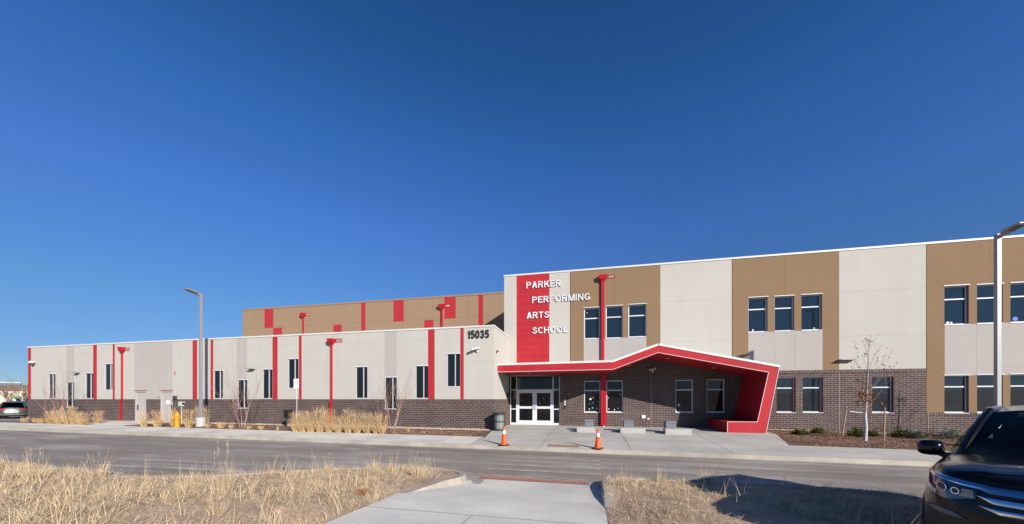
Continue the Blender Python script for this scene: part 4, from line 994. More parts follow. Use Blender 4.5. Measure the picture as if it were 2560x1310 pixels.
# young tree with white-wrapped trunk
def young_tree(px, py, top, seed, label, u=None, D=None):
    if u is None: u, D = at(px, py)
    s = 880 / (D / ((1.0) * ST + CT)); h = 4.35
    r = root('young_tree', u, D, G(u, D), label, 'tree', 'young trees in the mulch bed'); rnd = random.Random(seed)
    t = MB(); pts = [(0, 0, -.1), (.03, 0, .5), (.0, 0, 1.0), (.05, .02, 1.6), (.07, 0, 2.3), (.12, .02, 3.1), (.10, .0, 3.7), (.2, 0, h)]
    t.tube(pts, [.058, .046, .044, .036, .028, .019, .011, .004], 9, cap=False); t.build('trunk', M['bark'], r)
    w = MB(); w.tube([(0, 0, -.02), (.03, 0, .5), (.0, 0, 1.02), (.01, .004, 1.15)], [.066, .054, .050, .047], 10, cap=False); w.build('trunk_wrap', M['wrap'], r)
    b = MB(); tips = []
    for z0, az, el, L in ((1.30, 0.1, .75, 1.5), (1.45, 3.0, .8, 1.0), (1.75, .4, .65, 1.45), (1.8, 2.7, .7, .95), (2.0, 5.5, .7, .9), (2.1, 3.4, .55, 1.1), (2.3, .2, .55, 1.1), (2.45, 2.2, .5, .9), (2.7, 4.8, .5, .8), (2.9, 3.3, .45, .9), (3.0, .3, .4, .8), (3.3, 1.5, .4, .6), (3.4, 3.6, .35, .7), (3.6, 5.6, .35, .5)):
        d = (math.cos(az) * math.sin(el), math.sin(az) * math.sin(el) * .8, math.cos(el)); x = .05 + (z0 - 1.5) * .03
        branch(b, (x, 0, z0), d, L * .68, .0135 * (1 - z0 / 6), 3, rnd, .45, .18, 4, 3, 2, tips)
    b.build('branches', M['twig'], r)
    lf = MB()
    def leaf(p, s):
        a = Vector((rnd.uniform(-1, 1), rnd.uniform(-1, 1), rnd.uniform(-1, .4))).normalized() * s; c = a.cross(Vector((rnd.random(), rnd.random(), rnd.random()))).normalized() * s * .55; P = Vector(p)
        lf.face([P, P + a * .5 + c, P + a, P + a * .5 - c])
    for i in range(170): leaf((rnd.gauss(.0, .2), rnd.gauss(0, .16), rnd.gauss(1.86, .24)), rnd.uniform(.05, .09))
    for q, dp in tips:
        if rnd.random() < .30: leaf(q, rnd.uniform(.04, .07))
    lf.build('leaves', M['leafo'], r)
    return u, D
tu, tD = young_tree(2163, 1101, 843, 5, 'young bare tree with white wrapped trunk and few orange leaves by the brick wall')
young_tree(0, 0, 0, 8, 'young tree beyond the parked black car, right of the street lamp', u=18.6, D=17.9)
def stake(px, pyb, pxt, pyt, lab):
    u, D = at(px, pyb); ut = U(pxt, D); zt = Z(pxt, pyt, D); g = G(u, D)
    r = root('tree_stake', u, D, g, lab, 'stake', 'wooden stakes beside the young tree'); b = MB(); b.tube([(0, 0, -.2), (ut - u, 0, zt - g)], .028, 7); b.build('post', M['wood'], r)
    b = MB(); b.tube([((ut - u) * .93, 0, (zt - g) * .93), ((ut - u) * .95, 0, (zt - g) * .95)], .033, 7); b.build('tie', M['rubber'], r)
stake(2105, 1087, 2116.7, 1017, 'leaning wooden stake left of the young tree'); stake(2210, 1101, 2211.8, 1019, 'upright wooden stake right of the young tree')
u = U(2140, DM); r = root('wall_sconce_board', u, DM, Z(2141, 1031.5, DM), 'white horizontal strap fixed on the brick between the stake and the young tree', 'strap'); b = MB(); b.prism([(-.28, .03), (.28, -.02), (.28, .02), (-.28, .07)], -.03, -.002); b.build('strip', M['white'], r)
r.name = 'wall_strap'
# low shrubs in the right bed
def shrub(px, py, top, hw, kind, seed, lab):
    u, D = at(px, py); s = 880 / (D / (((px - 1280) / 880) * ST + CT)); h = (py - top) / s; w = hw / s; rnd = random.Random(seed); mb = MB()
    n, L, ww = {'juni': (1500, .10, .020), 'sage': (1300, .09, .016), 'brushy': (420, .26, .007)}[kind]
    for i in range(n):
        a = rnd.uniform(0, 6.283); el = math.acos(rnd.random()); rr = rnd.uniform(.35, 1) ** .6 * (1 + .25 * math.sin(3 * a + seed) + .15 * math.sin(7 * el + a * 2))
        p = (math.cos(a) * math.sin(el) * w * rr * .8, math.sin(a) * math.sin(el) * w * rr * .7, math.cos(el) * h * rr * .8)
        blade(mb, p, L * rnd.uniform(.6, 1.4), a + rnd.uniform(-.7, .7), el * .8 + rnd.uniform(-.4, .4), ww, rnd.uniform(-.5, .5), 2, rnd)
    if kind != 'brushy':
        for i in range(60):
            a = rnd.uniform(0, 6.283); el = rnd.uniform(0, 1.3); blade(mb, (0, 0, 0), h * .9, a, el, .01, .2, 3, rnd)
    o = mb.build('shrub', M[kind]); place(o, u, D, G(u, D)); tag(o, lab, 'shrub')
shrub(2001, 1087, 1074, 20, 'juni', 1, 'low green and rust shrub just right of the canopy leg')
shrub(2046, 1084, 1070, 18, 'juni', 2, 'bright green low shrub against the brick, second from the canopy leg')
shrub(2074, 1090, 1073, 18, 'brushy', 3, 'bare brown twiggy shrub left of the leaning stake')
shrub(2141, 1092, 1070, 21, 'juni', 4, 'dark green rounded shrub just left of the young tree trunk')
shrub(2180, 1091, 1078, 12, 'juni', 9, 'small rust green shrub just right of the young tree trunk')
shrub(2252, 1092, 1072, 24, 'juni', 5, 'wide green shrub right of the upright stake')
shrub(2292, 1096, 1074, 20, 'sage', 6, 'pale grey green shrub right of the wide green shrub')
shrub(2376, 1098, 1069, 26, 'sage', 7, 'large grey green shrub above the wing mirror of the black car')
shrub(2325, 1094, 1078, 16, 'brushy', 8, 'bare brown shrub left of the large grey green shrub')
shrub(2200, 1085, 1062, 16, 'brushy', 10, 'thin bare shrub by the brick behind the young tree')
# pebbles and chips
def pebbles(name, rects, n, lo, hi, mat, zf, flat=1.0, seed=1):
    rnd = random.Random(seed); mb = MB()
    for i in range(n):
        u0, u1, D0, D1 = rnd.choice(rects); u = rnd.uniform(u0, u1); D = rnd.uniform(D0, D1); s = rnd.uniform(lo, hi); z = zf(u, D)
        k = len(mb.v); a = rnd.uniform(0, 6.28)
        e = [(s * rnd.uniform(.7, 1.1) * math.cos(a + t), s * rnd.uniform(.7, 1.1) * math.sin(a + t)) for t in (0, 1.25, 2.5, 3.75, 5.0)]
        mb.v += [(u + x, D + y, z) for x, y in e] + [(u + x * .6, D + y * .6, z + s * .8 * flat) for x, y in e]
        for j in range(5): mb.f.append((k + j, k + (j + 1) % 5, k + 5 + (j + 1) % 5, k + 5 + j)); mb.m.append(0)
        mb.f.append(tuple(k + 5 + j for j in range(5))); mb.m.append(0)
    o = mb.build(name, mat); o['kind'] = 'stuff'; return o
mz = lambda u, D: mulchz(u, D) - .014
sheet('gravel_strip', [(-33, DL - .62), (-4.95, DL - .62), (-4.95, DL), (-33, DL)], M['rock'], .012, .5)
sheet('gravel_strip', [(8.45, DM - .75), (30, DM - .75), (30, DM), (8.45, DM)], M['rock'], .012, .5)
pebbles('gravel', [(-12, -5, DL - .62, DL)] * 2 + [(-30, -5, DL - .62, DL)] * 2 + [(8.5, 22, DM - .75, DM)] * 4, 5200, .015, .04, M['pebble'], lambda u, D: G(u, D) + .01)
pebbles('mulch_chips', [(-12, -5.2, LB + .05, DL - .65), (-36, -12, LB + .05, DL - .65), (8.2, 20, LB + .05, DM - .8), (8.2, 15, LB + .05, DM - .8)], 11000, .018, .05, M['mulchchips'], lambda u, D: mulchz(u, D) - .010, .35, 2)
# ---------------------------------------------------------------- dry prairie verges in the foreground
def inside(x, y, poly):
    c = False; n = len(poly)
    for i in range(n):
        x1, y1 = poly[i]; x2, y2 = poly[(i + 1) % n]
        if (y1 > y) != (y2 > y) and x < (x2 - x1) * (y - y1) / (y2 - y1) + x1: c = not c
    return c
PL, PR = ISL_L + ISL_L_edge, ISL_R + ISL_R_edge
def dens(u, D):
    a = .5 + .5 * math.sin(u * 1.3 + 2 * math.sin(D * .9)) * math.sin(D * 1.7 + 1.3 * math.sin(u * .8))
    b = .5 + .5 * math.sin(u * 3.1 + 1.7 * math.sin(D * 2.3)) * math.sin(D * 3.9 + 2 * math.sin(u * 1.9))
    return max(0, min(1, (a * .6 + b * .55) ** 1.6 * 1.25)) * (.45 if u > .2 and D < 6.5 and u < 3 else 1)
def prairie(name, poly, box, n, seed, kind):
    rnd = random.Random(seed); mb = MB(); k = 0
    while k < n:
        u = rnd.uniform(box[0], box[1]); D = rnd.uniform(box[2], box[3])
        if not inside(u, D, poly): continue
        d = dens(u, D); z = Gi(u, D) - .005
        if kind == 'mat':       # matted thatch lying almost flat
            if rnd.random() > .3 + .7 * d: continue
            blade(mb, (u, D, z + rnd.uniform(0, .035)), rnd.uniform(.06, .2), rnd.uniform(0, 6.28), rnd.uniform(1.05, 1.55), .006, rnd.uniform(-.3, .4), 2, rnd)
        elif kind == 'short':
            if rnd.random() > .03 + d * 1.1: continue
            a0 = rnd.uniform(0, 6.28); hh = rnd.uniform(.05, .17) * (.45 + .9 * d)
            for j in range(7):
                blade(mb, (u + rnd.gauss(0, .035), D + rnd.gauss(0, .035), z), hh * rnd.uniform(.5, 1.2), rnd.uniform(0, 6.28), rnd.uniform(.1, .9), .0055, rnd.uniform(0, 1.2), 3, rnd)
        else:                   # tall loose seed stalks
            if rnd.random() > d: continue
            hh = rnd.uniform(.22, .62)
            for j in range(rnd.randint(2, 5)):
                blade(mb, (u + rnd.gauss(0, .04), D + rnd.gauss(0, .04), z), hh * rnd.uniform(.6, 1.1), rnd.uniform(0, 6.28), rnd.uniform(.02, .35), .005, rnd.uniform(.1, .8), 4, rnd)
        k += 1
    o = mb.build(name, M['straw']); o['kind'] = 'stuff'; return o
prairie('dry_grass', PL, (-18, -3.6, 2.2, 8.4), 40000, 1, 'mat'); prairie('dry_grass', PL, (-18, -3.6, 2.2, 8.4), 3300, 2, 'short'); prairie('dry_grass', PL, (-18, -3.6, 2.2, 8.3), 560, 3, 'tall')
prairie('dry_grass', PR, (.3, 6, 2.4, 8.5), 11000, 4, 'mat'); prairie('dry_grass', PR, (.3, 6, 2.4, 8.5), 1100, 5, 'short'); prairie('dry_grass', PR, (.3, 6, 3.5, 8.4), 70, 6, 'tall')
GT = 'large dry tufts on the foreground verges'
for px, yb, yt, hw, lab in ((1045, 1190, 1125, 34, 'arching dry grass tuft near the rounded tip of the left verge'), (1770, 1208, 1150, 32, 'dense dry grass tuft on the kerb edge of the right verge'),
    (1965, 1268, 1205, 30, 'dry grass tuft standing at the edge of the car shadow'), (555, 1232, 1108, 48, 'tall plumed dry grass tuft in the middle of the left verge'), (240, 1195, 1120, 44, 'dry grass tuft near the road at the left edge of the photo'),
    (470, 1235, 1165, 44, 'spreading dry grass tuft left of the tall plumed tuft'), (935, 1185, 1130, 24, 'small upright dry grass tuft on the left verge by the road'), (820, 1180, 1130, 18, 'thin upright dry grass tuft right of the tall plumed tuft by the road'),
    (1560, 1215, 1160, 18, 'thin dry grass tuft at the rounded corner of the right verge'), (545, 1285, 1215, 40, 'short pale dry grass tuft at the bottom of the left verge'), (90, 1200, 1120, 40, 'dry grass tuft at the far left by the road'), (1655, 1205, 1155, 20, 'thin dry grass tuft between the corner and the dense tuft on the right verge')):
    u, D = gp(px, yb, .12); s = 880 / (D / (((px - 1280) / 880) * ST + CT)); clump('tuft', u, D, (yb - yt) / s, hw / s * 1.1, lab, 'grass tuft', GT, 'dry_grass_tuft')
u, D = gp(908, 1228, .12); sh = None
rnd = random.Random(77); mb = MB()
for i in range(260): blade(mb, (rnd.gauss(0, .03), rnd.gauss(0, .03), 0), rnd.uniform(.08, .17), rnd.uniform(0, 6.28), rnd.uniform(.1, 1.3), .008, rnd.uniform(0, .8), 3, rnd)
o = mb.build('dry_weed', blademat('russet_weed', [(0, (.30, .12, .04)), (1, (.45, .22, .09))])); place(o, u, D, Gi(u, D)); tag(o, 'small rounded russet weed on the bare soil of the left verge', 'weed')
# ---------------------------------------------------------------- far left: hill, shop, trees
mb = MB(); N = 160; rows = []
def hz(t, k): return (11 + 2.5 * math.sin(t * 3 + 1) + 1.5 * math.sin(t * 11) + .7 * math.sin(t * 29)) * k
for r_, k in ((300, 0), (370, .55), (460, 1.0), (600, 1.12), (900, .9)):
    rows.append([(r_ * math.cos(t * 6.2832 / N), r_ * math.sin(t * 6.2832 / N), -1.0 + hz(t * 6.2832 / N, k)) for t in range(N + 1)])
mb.grid(rows); struct(mb.build('hills', M['field'], rot=False, smooth=True))
def wroot(name, X, Y, z, rz, label, cat, group=None):
    o = bpy.data.objects.new(name, None); COL.objects.link(o); o.location = (X, Y, z); o.rotation_euler = (0, 0, rz); return tag(o, label, cat, group)
M['shop'] = speck('yellow_tan_wall', (.62, .46, .27), .06, .3, 5); M['shop2'] = speck('pale_yellow_wall', (.68, .60, .42), .05, .3, 5)
M['greenaw'] = new_mat('green_awning', (.03, .22, .13), .6)[0]
r = wroot('shop_building', -168, 118, -.6, R(50), 'long yellow tan shop building with green awnings at the far left, beyond the parked car', 'building')
b = MB(); b.box(-34, 34, 0, 14, 0, 4.4); b.build('walls', M['shop2'], r); b = MB(); b.box(-34.2, 34.2, -.2, 14.2, 4.4, 4.8); b.build('coping', M['white'], r)
b = MB(); b.box(9, 15, -.8, 6, 0, 6.0); b.build('tower', M['shop'], r)
for x_ in (-26, -16, -6, 3, 20, 28):
    b = MB(); b.box(x_ - 2, x_ + 2, -.12, -.01, .3, 2.4); w_ = b.build('shop_window', M['glass'], r); b = MB(); b.prism([(x_ - 2.3, 2.5), (x_ + 2.3, 2.5), (x_ + 2.3, 3.2), (x_ - 2.3, 3.2)], -1.0, -.02); b.build('awning', M['greenaw'], r)
r = wroot('office_building', -476, 330, 9.5, R(52), 'distant blue grey office block on the tan hill at the far left', 'building')
b = MB(); b.box(-9, 9, 0, 12, -2, 7.5); b.build('walls', new_mat('blue_grey_cladding', (.10, .13, .20), .5)[0], r); b = MB(); b.box(-9.2, 9.2, -.2, 12.2, 7.5, 8.0); b.build('parapet', M['alu'], r)
b = MB(); b.box(9.3, 20, 0, 10, -2, 4.5); b.build('annex', M['shop'], r)
def far_tree(X, Y, z, h, seed, label, pine=False):
    r = wroot('far_tree', X, Y, z, 0, label, 'tree', 'distant trees at the far left'); rnd = random.Random(seed)
    t = MB(); t.tube([(0, 0, -.5), (0, 0, h * .7)], [.22, .07], 6); t.build('trunk', M['twig'], r)
    b = MB()
    for i in range(16):
        a = rnd.uniform(0, 6.28); branch(b, (0, 0, h * rnd.uniform(.2, .6)), (math.cos(a) * .6, math.sin(a) * .6, .9), h * .33, .05, 2, rnd, .5, .2, 3, 2, 3)
    b.build('crown', M['brushy'], r)
far_tree(-70.2, 50.5, -.6, 5.5, 3, 'bare brown far tree nearest the red corner of the low wing'); far_tree(-89, 62, -.6, 5.2, 4, 'bare brown far tree above the roof of the parked grey car'); far_tree(-99.6, 70, -.6, 5.0, 6, 'bare brown far tree at the left edge of the photo')
# ---------------------------------------------------------------- cars
def paint(name, col, met=0.0, rough=.18):
    m, t, b = new_mat(name, col, rough, met); b.inputs['Specular IOR Level'].default_value = .3; b.inputs['Coat Weight'].default_value = .15; b.inputs['Coat Roughness'].default_value = .02; return m
M['paintk'] = paint('black_car_paint', (.004, .0045, .007)); M['paintg'] = paint('grey_car_paint', (.13, .13, .115), .6, .3)
def carglass(name, tint, alpha):
    m = bpy.data.materials.new(name); m.use_nodes = True; t = m.node_tree; t.nodes.clear()
    o = t.nodes.new("ShaderNodeOutputMaterial"); tr = t.nodes.new("ShaderNodeBsdfTransparent"); gl = t.nodes.new("ShaderNodeBsdfGlossy"); mx = t.nodes.new("ShaderNodeMixShader"); fr = t.nodes.new("ShaderNodeFresnel")
    fr.inputs[0].default_value = 1.45; tr.inputs[0].default_value = (*tint, 1); gl.inputs['Roughness'].default_value = .01
    t.links.new(fr.outputs[0], mx.inputs[0]); t.links.new(tr.outputs[0], mx.inputs[1]); t.links.new(gl.outputs[0], mx.inputs[2]); t.links.new(mx.outputs[0], o.inputs[0]); return m
M['windsh'] = carglass('green_tinted_windscreen', (.66, .86, .78), 1); M['privacy'] = carglass('dark_privacy_glass', (.06, .07, .07), 1)
M['lampglass'] = new_mat('sky_reflection_lamp_lens', (.035, .05, .085), .04, 0, .9)[0]; M['lampglass'].node_tree.nodes["Principled BSDF"].inputs['Coat Weight'].default_value = 1  # headlight lens: reflected blue sky is put into the base colour
M['tail'] = new_mat('red_tail_lamp', (.45, .02, .03), .12)[0]; M['tyre'] = new_mat('tyre', (.018, .018, .018), .8)[0]; M['alloy'] = new_mat('alloy_wheel', (.35, .36, .37), .3, .8)[0]
M['cabin'] = new_mat('black_cabin_trim', (.010, .010, .010), .8)[0]
OP = [(0, 0), (-.004, .2), (-.018, .4), (-.055, .58), (-.115, .72), (-.21, .84), (-.37, .92), (-.60, .965), (-.95, .985), (-1.4, .99), (-1.9, .99), (-2.5, .99), (-3.1, .99), (-3.7, .985), (-4.2, .96), (-4.55, .90), (-4.76, .80), (-4.88, .62), (-4.93, .40), (-4.94, .2), (-4.945, 0)]
NT = len(OP) - 1
def cr(pts, t):
    i = int(max(0, min(len(pts) - 2, math.floor(t)))); f = t - i
    g = lambda k: Vector(pts[k]) if 0 <= k < len(pts) else (Vector((pts[1][0], -pts[1][1])) if k < 0 else Vector((pts[-2][0], -pts[-2][1])))
    p0, p1, p2, p3 = g(i - 1), g(i), g(i + 1), g(i + 2)
    return .5 * ((2 * p1) + (p2 - p0) * f + (2 * p0 - 5 * p1 + 4 * p2 - p3) * f * f + (3 * p1 - p0 - 3 * p2 + p3) * f ** 3)
def interp(tab, x):
    for (a, b), (c, d) in zip(tab, tab[1:]):
        if x <= c: 
            q = (x - a) / (c - a) if c > a else 0; q = max(0, min(1, q)); q = q * q * (3 - 2 * q) * .5 + q * .5; return b + (d - b) * q
    return tab[-1][1]
FI = [(0, .15), (.12, .04), (.28, .0), (.5, .0), (.68, .012), (.82, .045), (.93, .10), (1, .20)]
SI = [(0, .07), (.12, .015), (.3, .0), (.55, .0), (.8, .012), (.92, .035), (1, .085)]
RI = [(0, .12), (.12, .02), (.35, .0), (.6, .03), (.8, .09), (1, .15)]
ZT = [(-4.94, 1.10), (-4.2, 1.17), (-2.2, 1.15), (-1.3, 1.13), (-.7, 1.105), (-.25, 1.06), (0, 1.04)]
ZBOT = .24
def ztop(x): return interp(ZT, x)
def S(t, z=None, r=None, off=0, side=1):
    p = cr(OP, t); q = cr(OP, min(NT, t + .02)) - cr(OP, max(0, t - .02)); nrm = Vector((q.y, -q.x)).normalized()
    if nrm.dot(p - Vector((-2.5, 0))) < 0: nrm = -nrm
    zt = ztop(p.x)
    if r is None: r = (z - ZBOT) / (zt - ZBOT)
    r = max(0, min(1, r)); w = abs(nrm.x); ins = interp(FI if p.x > -2.5 else RI, r) * w + interp(SI, r) * (1 - w)
    zz = ZBOT + r * (zt - ZBOT); p = p - nrm * (ins - off)
    return Vector((p.x, p.y * side, zz))
def car(X, Y, z, ang, paintm, label, name='parked_car'):
    r_ = wroot(name, X, Y, z, ang, label, 'car')
    mb = MB(); tn = 100; rs = [0, .05, .1, .16, .24, .34, .45, .56, .66, .75, .82, .88, .93, .97, 1]
    WX = (-.93, -3.75)
    for side in (1, -1):
        rows = [[S(i * NT / tn, r=r, side=side) for i in range(tn + 1)] for r in rs]
        n = len(mb.v); w = tn + 1
        for rr in rows: mb.v += [tuple(p) for p in rr]
        for a in range(len(rs) - 1):
            for b in range(tn):
                c = (rows[a][b] + rows[a + 1][b + 1]) / 2
                if any(math.hypot(c.x - wx, c.z - .36) < .425 for wx in WX) and abs(c.y) > .8: continue
                q = (n + a * w + b, n + a * w + b + 1, n + (a + 1) * w + b + 1, n + (a + 1) * w + b); mb.f.append(q if side < 0 else q[::-1]); mb.m.append(0)
        top = []
        for f in (0, .06, .14, .25, .4, .6, .8, 1):
            row = []
            for p in rows[-1]:
                cx = interp([(-4.94, .01), (-4, .02), (-1.5, .03), (-1.2, .065), (-.4, .055), (-.1, .02), (0, .0)], p.x)
                cre = .018 * math.exp(-((f - .22) / .09) ** 2) * (1 if -1.4 < p.x < -.3 else 0)
                row.append(Vector((p.x - (.0 if p.x < -.5 else .02 * f), p.y * (1 - f), p.z + cx * (1 - (1 - f) ** 2) + .012 * min(1, f / .06) + cre)))
            top.append(row)
        n = len(mb.v)
        for rr in top: mb.v += [tuple(p) for p in rr]
        for a in range(7):
            for b in range(tn):
                q = (n + a * w + b, n + a * w + b + 1, n + (a + 1) * w + b + 1, n + (a + 1) * w + b); mb.f.append(q if side < 0 else q[::-1]); mb.m.append(1 if -4.6 < top[a][b].x < -1.42 and a >= 1 else 0)
    mb.face([S(i * NT / 40, r=0, side=1) for i in range(41)] + [S(i * NT / 40, r=0, side=-1) for i in range(39, 0, -1)], 1)
    me = bpy.data.meshes.new('body'); me.from_pydata(mb.v, [], mb.f)
    for m_ in (paintm, M['cabin']): me.materials.append(m_)
    me.polygons.foreach_set('material_index', mb.m)
    bm = bmesh.new(); bm.from_mesh(me); bmesh.ops.remove_doubles(bm, verts=bm.verts, dist=.0008); bmesh.ops.recalc_face_normals(bm, faces=bm.faces)
    for f in bm.faces: f.smooth = True
    bm.to_mesh(me); bm.free(); me.set_sharp_from_angle(angle=R(50))
    body = bpy.data.objects.new('body', me); COL.objects.link(body); body.parent = r_
    def P(name, m_, mat, par=None, smooth=True, label=None, bevel=0):
        o = m_.build(name, mat, par or r_, smooth=smooth, bevel=bevel)
        if label: o['label'] = label
        return o
    def patch(name, t0, t1, lo, hi, off, mat, sides=(1, -1), n=24, k=5, par=None, th=.012):
        out = []
        for sd in sides:
            m_ = MB(); F = lambda t, v, o: S(t, z=interp(lo, t) + (interp(hi, t) - interp(lo, t)) * v, off=o, side=sd)
            ts = [t0 + (t1 - t0) * i / n for i in range(n + 1)]
            g = [[F(t, j / k, off + (th * .35 * math.sin(math.pi * j / k) if th > .01 else 0)) for t in ts] for j in range(k + 1)]
            m_.grid(g, flip=(sd > 0))
            m_.grid([[F(t, 0, -.01) for t in ts], g[0]], flip=(sd > 0)); m_.grid([g[-1], [F(t, 1, -.01) for t in ts]], flip=(sd > 0))
            for e in (0, -1): m_.grid([[q[e] for q in g], [F(ts[e], j / k, -.01) for j in range(k + 1)]], flip=(sd > 0) ^ (e == 0))
            out.append(P(name, m_, mat, par))
        return out
    # front end
    patch('grille', 0, 2.95, [(0, .66), (2.95, .78)], [(0, .965), (2.95, .975)], .003, M['blackpl'], par=body, th=.004)
    patch('chrome_bar', 0, 6.3, [(0, .925), (2.5, .935), (2.9, .96), (6.3, 1.03)], [(0, .99), (2.5, .993), (2.9, 1.003), (6.3, 1.043)], .028, M['chrome'], n=40, par=body)
    patch('chrome_bar', 0, 2.95, [(0, .84), (2.3, .847), (2.95, .90)], [(0, .89), (2.3, .895), (2.95, .907)], .026, M['chrome'], par=body)
    patch('chrome_bar', 0, 2.8, [(0, .755), (2.1, .762), (2.8, .812)], [(0, .80), (2.1, .805), (2.8, .82)], .024, M['chrome'], par=body)
    hl = patch('headlight', 3.0, 7.0, [(3.0, .865), (4.3, .82), (5.5, .86), (7.0, 1.0)], [(3.0, .95), (7.0, 1.045)], .006, M['lampglass'], par=body)
    for h_, sd in zip(hl, (1, -1)):
        for t_, z_, rr in ((4.75, .925, .046), (3.95, .91, .030)):
            m_ = MB(); c = S(t_, z=z_, off=.012, side=sd); c2 = S(t_, z=z_, off=.0, side=sd); m_.tube([c2, c], [rr, rr * .95], 18); o1 = P('reflector', m_, M['blackpl'], h_)
            m_ = MB(); nrm = (c - c2).normalized(); a_ = nrm.orthogonal().normalized(); b_ = nrm.cross(a_)
            m_.tube([c + nrm * .002 + (a_ * math.cos(i * .2618) + b_ * math.sin(i * .2618)) * rr for i in range(25)], .0045, 5, cap=False); P('ring', m_, M['chrome'], h_)
        rr_ = random.Random(4)
        m_ = MB()
        for i in range(10):
            c = S(3.12 + .055 * i, z=.885 + .022 * (i % 3), off=.014, side=sd); m_.box(c.x - .006, c.x + .006, c.y - .012, c.y + .012, c.z - .012, c.z + .012)
        P('lamp_cells', m_, M['galv'], h_, smooth=False)
    patch('fog_recess', 2.6, 6.2, [(2.6, .50), (4.5, .46), (6.2, .50)], [(2.6, .61), (4, .67), (6.2, .71)], .004, M['blackpl'], par=body, th=.004)
    patch('fog_lamp', 3.3, 5.7, [(3.3, .66), (4.4, .668), (5.7, .70)], [(3.3, .67), (3.9, .712), (5, .73), (5.7, .722)], .016, M['chrome'] if False else new_mat('fog_lamp_lens', (.12, .125, .14), .2, .3)[0], par=body)
    patch('lower_grille', 0, 2.3, [(0, .42), (2.3, .45)], [(0, .60), (2.3, .58)], .004, M['blackpl'], par=body, th=.004)
    patch('skid_plate', 0, 6, [(0, .255), (6, .27)], [(0, .31), (6, .33)], .012, new_mat('silver_trim', (.4, .42, .45), .3, .7)[0], par=body)
    # rear end
    patch('tail_lamp', 14.3, 17.6, [(14.3, .90), (17.6, .88)], [(14.3, 1.06), (17.6, 1.0)], .008, M['tail'], par=body)
    patch('rear_bumper_trim', 15, 20, [(15, .38), (20, .36)], [(15, .46), (20, .48)], .01, new_mat('grey_trim', (.16, .165, .16), .4, .3)[0], par=body)
    patch('rear_valance', 15, 20, [(15, .25), (20, .25)], [(15, .37), (20, .35)], .006, M['blackpl'], par=body)
    patch('number_plate', 19.3, 20, [(19, .80), (20, .80)], [(19, .93), (20, .93)], .012, M['st_white'], par=body, n=4)
    # sills / arches
    patch('sill', 7.6, 14, [(7.6, .25), (14, .25)], [(7.6, .36), (14, .36)], .008, M['blackpl'], par=body)
    for wx in WX:
        for sd in (1, -1):
            m_ = MB(); m_.tube([(wx + .425 * math.cos(a * math.pi / 20), sd * (.955 if wx > -2 else .965), .36 + .425 * math.sin(a * math.pi / 20)) for a in range(-3, 24)], .035, 6); P('wheel_arch', m_, M['blackpl'], body)
            m_ = MB(); m_.tube([(wx, sd * .62, .36), (wx, sd * .63, .36)], .44, 20); P('wheel_well', m_, M['cabin'], body)
            t = MB(); c = (wx, sd * .82, .365)
            prof = [(.23, -.12), (.33, -.12), (.36, -.09), (.368, 0), (.36, .09), (.33, .12), (.23, .12)]
            n0 = len(t.v)
            g = [[(wx + rr * math.cos(a * math.pi / 16), sd * .84 + yy, .365 + rr * math.sin(a * math.pi / 16)) for a in range(33)] for rr, yy in prof]; t.grid(g, flip=True)
            wh = P('wheel', t, M['tyre'], r_)
            t = MB(); t.tube([(wx, sd * .86, .365), (wx, sd * .93, .365)], [.06, .05], 12)
            for k in range(5):
                a = k * 1.2566; t.tube([(wx, sd * .92, .365), (wx + .22 * math.cos(a), sd * .925, .365 + .22 * math.sin(a))], [.04, .028], 6)
            g = [[(wx + rr * math.cos(a * math.pi / 16), sd * yy, .365 + rr * math.sin(a * math.pi / 16)) for a in range(33)] for rr, yy in ((.245, .94), (.225, .92), (.21, .80))]; t.grid(g, flip=sd > 0)
            P('rim', t, M['alloy'], wh)
    # glasshouse
    def wp(s_, v):      # windscreen point, s_ -1..1 across, v 0 bottom 1 top
        x = (-1.22 - .30 * s_ * s_) * (1 - v) + (-2.08 - .10 * s_ * s_) * v; y = s_ * (.80 * (1 - v) + .64 * v); zz = (1.15 - .015 * s_ * s_) * (1 - v) + (1.685 - .025 * s_ * s_) * v + .03 * math.sin(math.pi * v)
        return Vector((x + (.05 * math.sin(math.pi * v)), y, zz))
    m_ = MB(); m_.grid([[wp(-1 + 2 * i / 16, j / 8) for i in range(17)] for j in range(9)]); P('windscreen', m_, M['windsh'])
    m_ = MB(); m_.tube([wp(-1 + i / 8, -.02) + Vector((.0, 0, -.005)) for i in range(17)], .022, 6); P('cowl', m_, M['blackpl'], body)
    for s0, sgn in ((-.55, 1), (.15, 1)):
        m_ = MB(); m_.tube([wp(s0, .0) + Vector((.03, 0, .02)), wp(s0 + .62, .035) + Vector((.02, 0, .02))], .008, 5); P('wiper', m_, M['blackpl'])
    for sd in (1, -1):
        belt = lambda x: Vector((x, sd * .905, 1.135)); 
        def rail(x):
            q = max(0, min(1, (-x - 2.15) / 2.2)); return Vector((x, sd * (.655 - .03 * q), 1.675 + .02 * math.sin(q * 3.14) - .03 * q))
        m_ = MB(); A = [wp(sd * 1.0, v / 8) + Vector((0, sd * .012, .006)) for v in range(9)]
        m_.tube([A[0] + Vector((.16, sd * .05, -.04))] + A, [.03] + [.042] * 9, 8)
        B = [A[-1] + Vector((-.1, 0, .01)), rail(-2.5), rail(-3.0), rail(-3.6), rail(-4.2), Vector((-4.55, sd * .60, 1.60))]; m_.tube([A[-1]] + B, .04, 8)
        for xb, xt in ((-2.62, -2.70), (-3.62, -3.66), (-4.50, -4.42)): m_.tube([belt(xb), rail(xt)], [.05, .045], 6)
        m_.tube([Vector((-4.86, sd * .76, 1.10)), Vector((-4.55, sd * .60, 1.60))], [.07, .05], 6)
        P('pillars', m_, paintm, body)
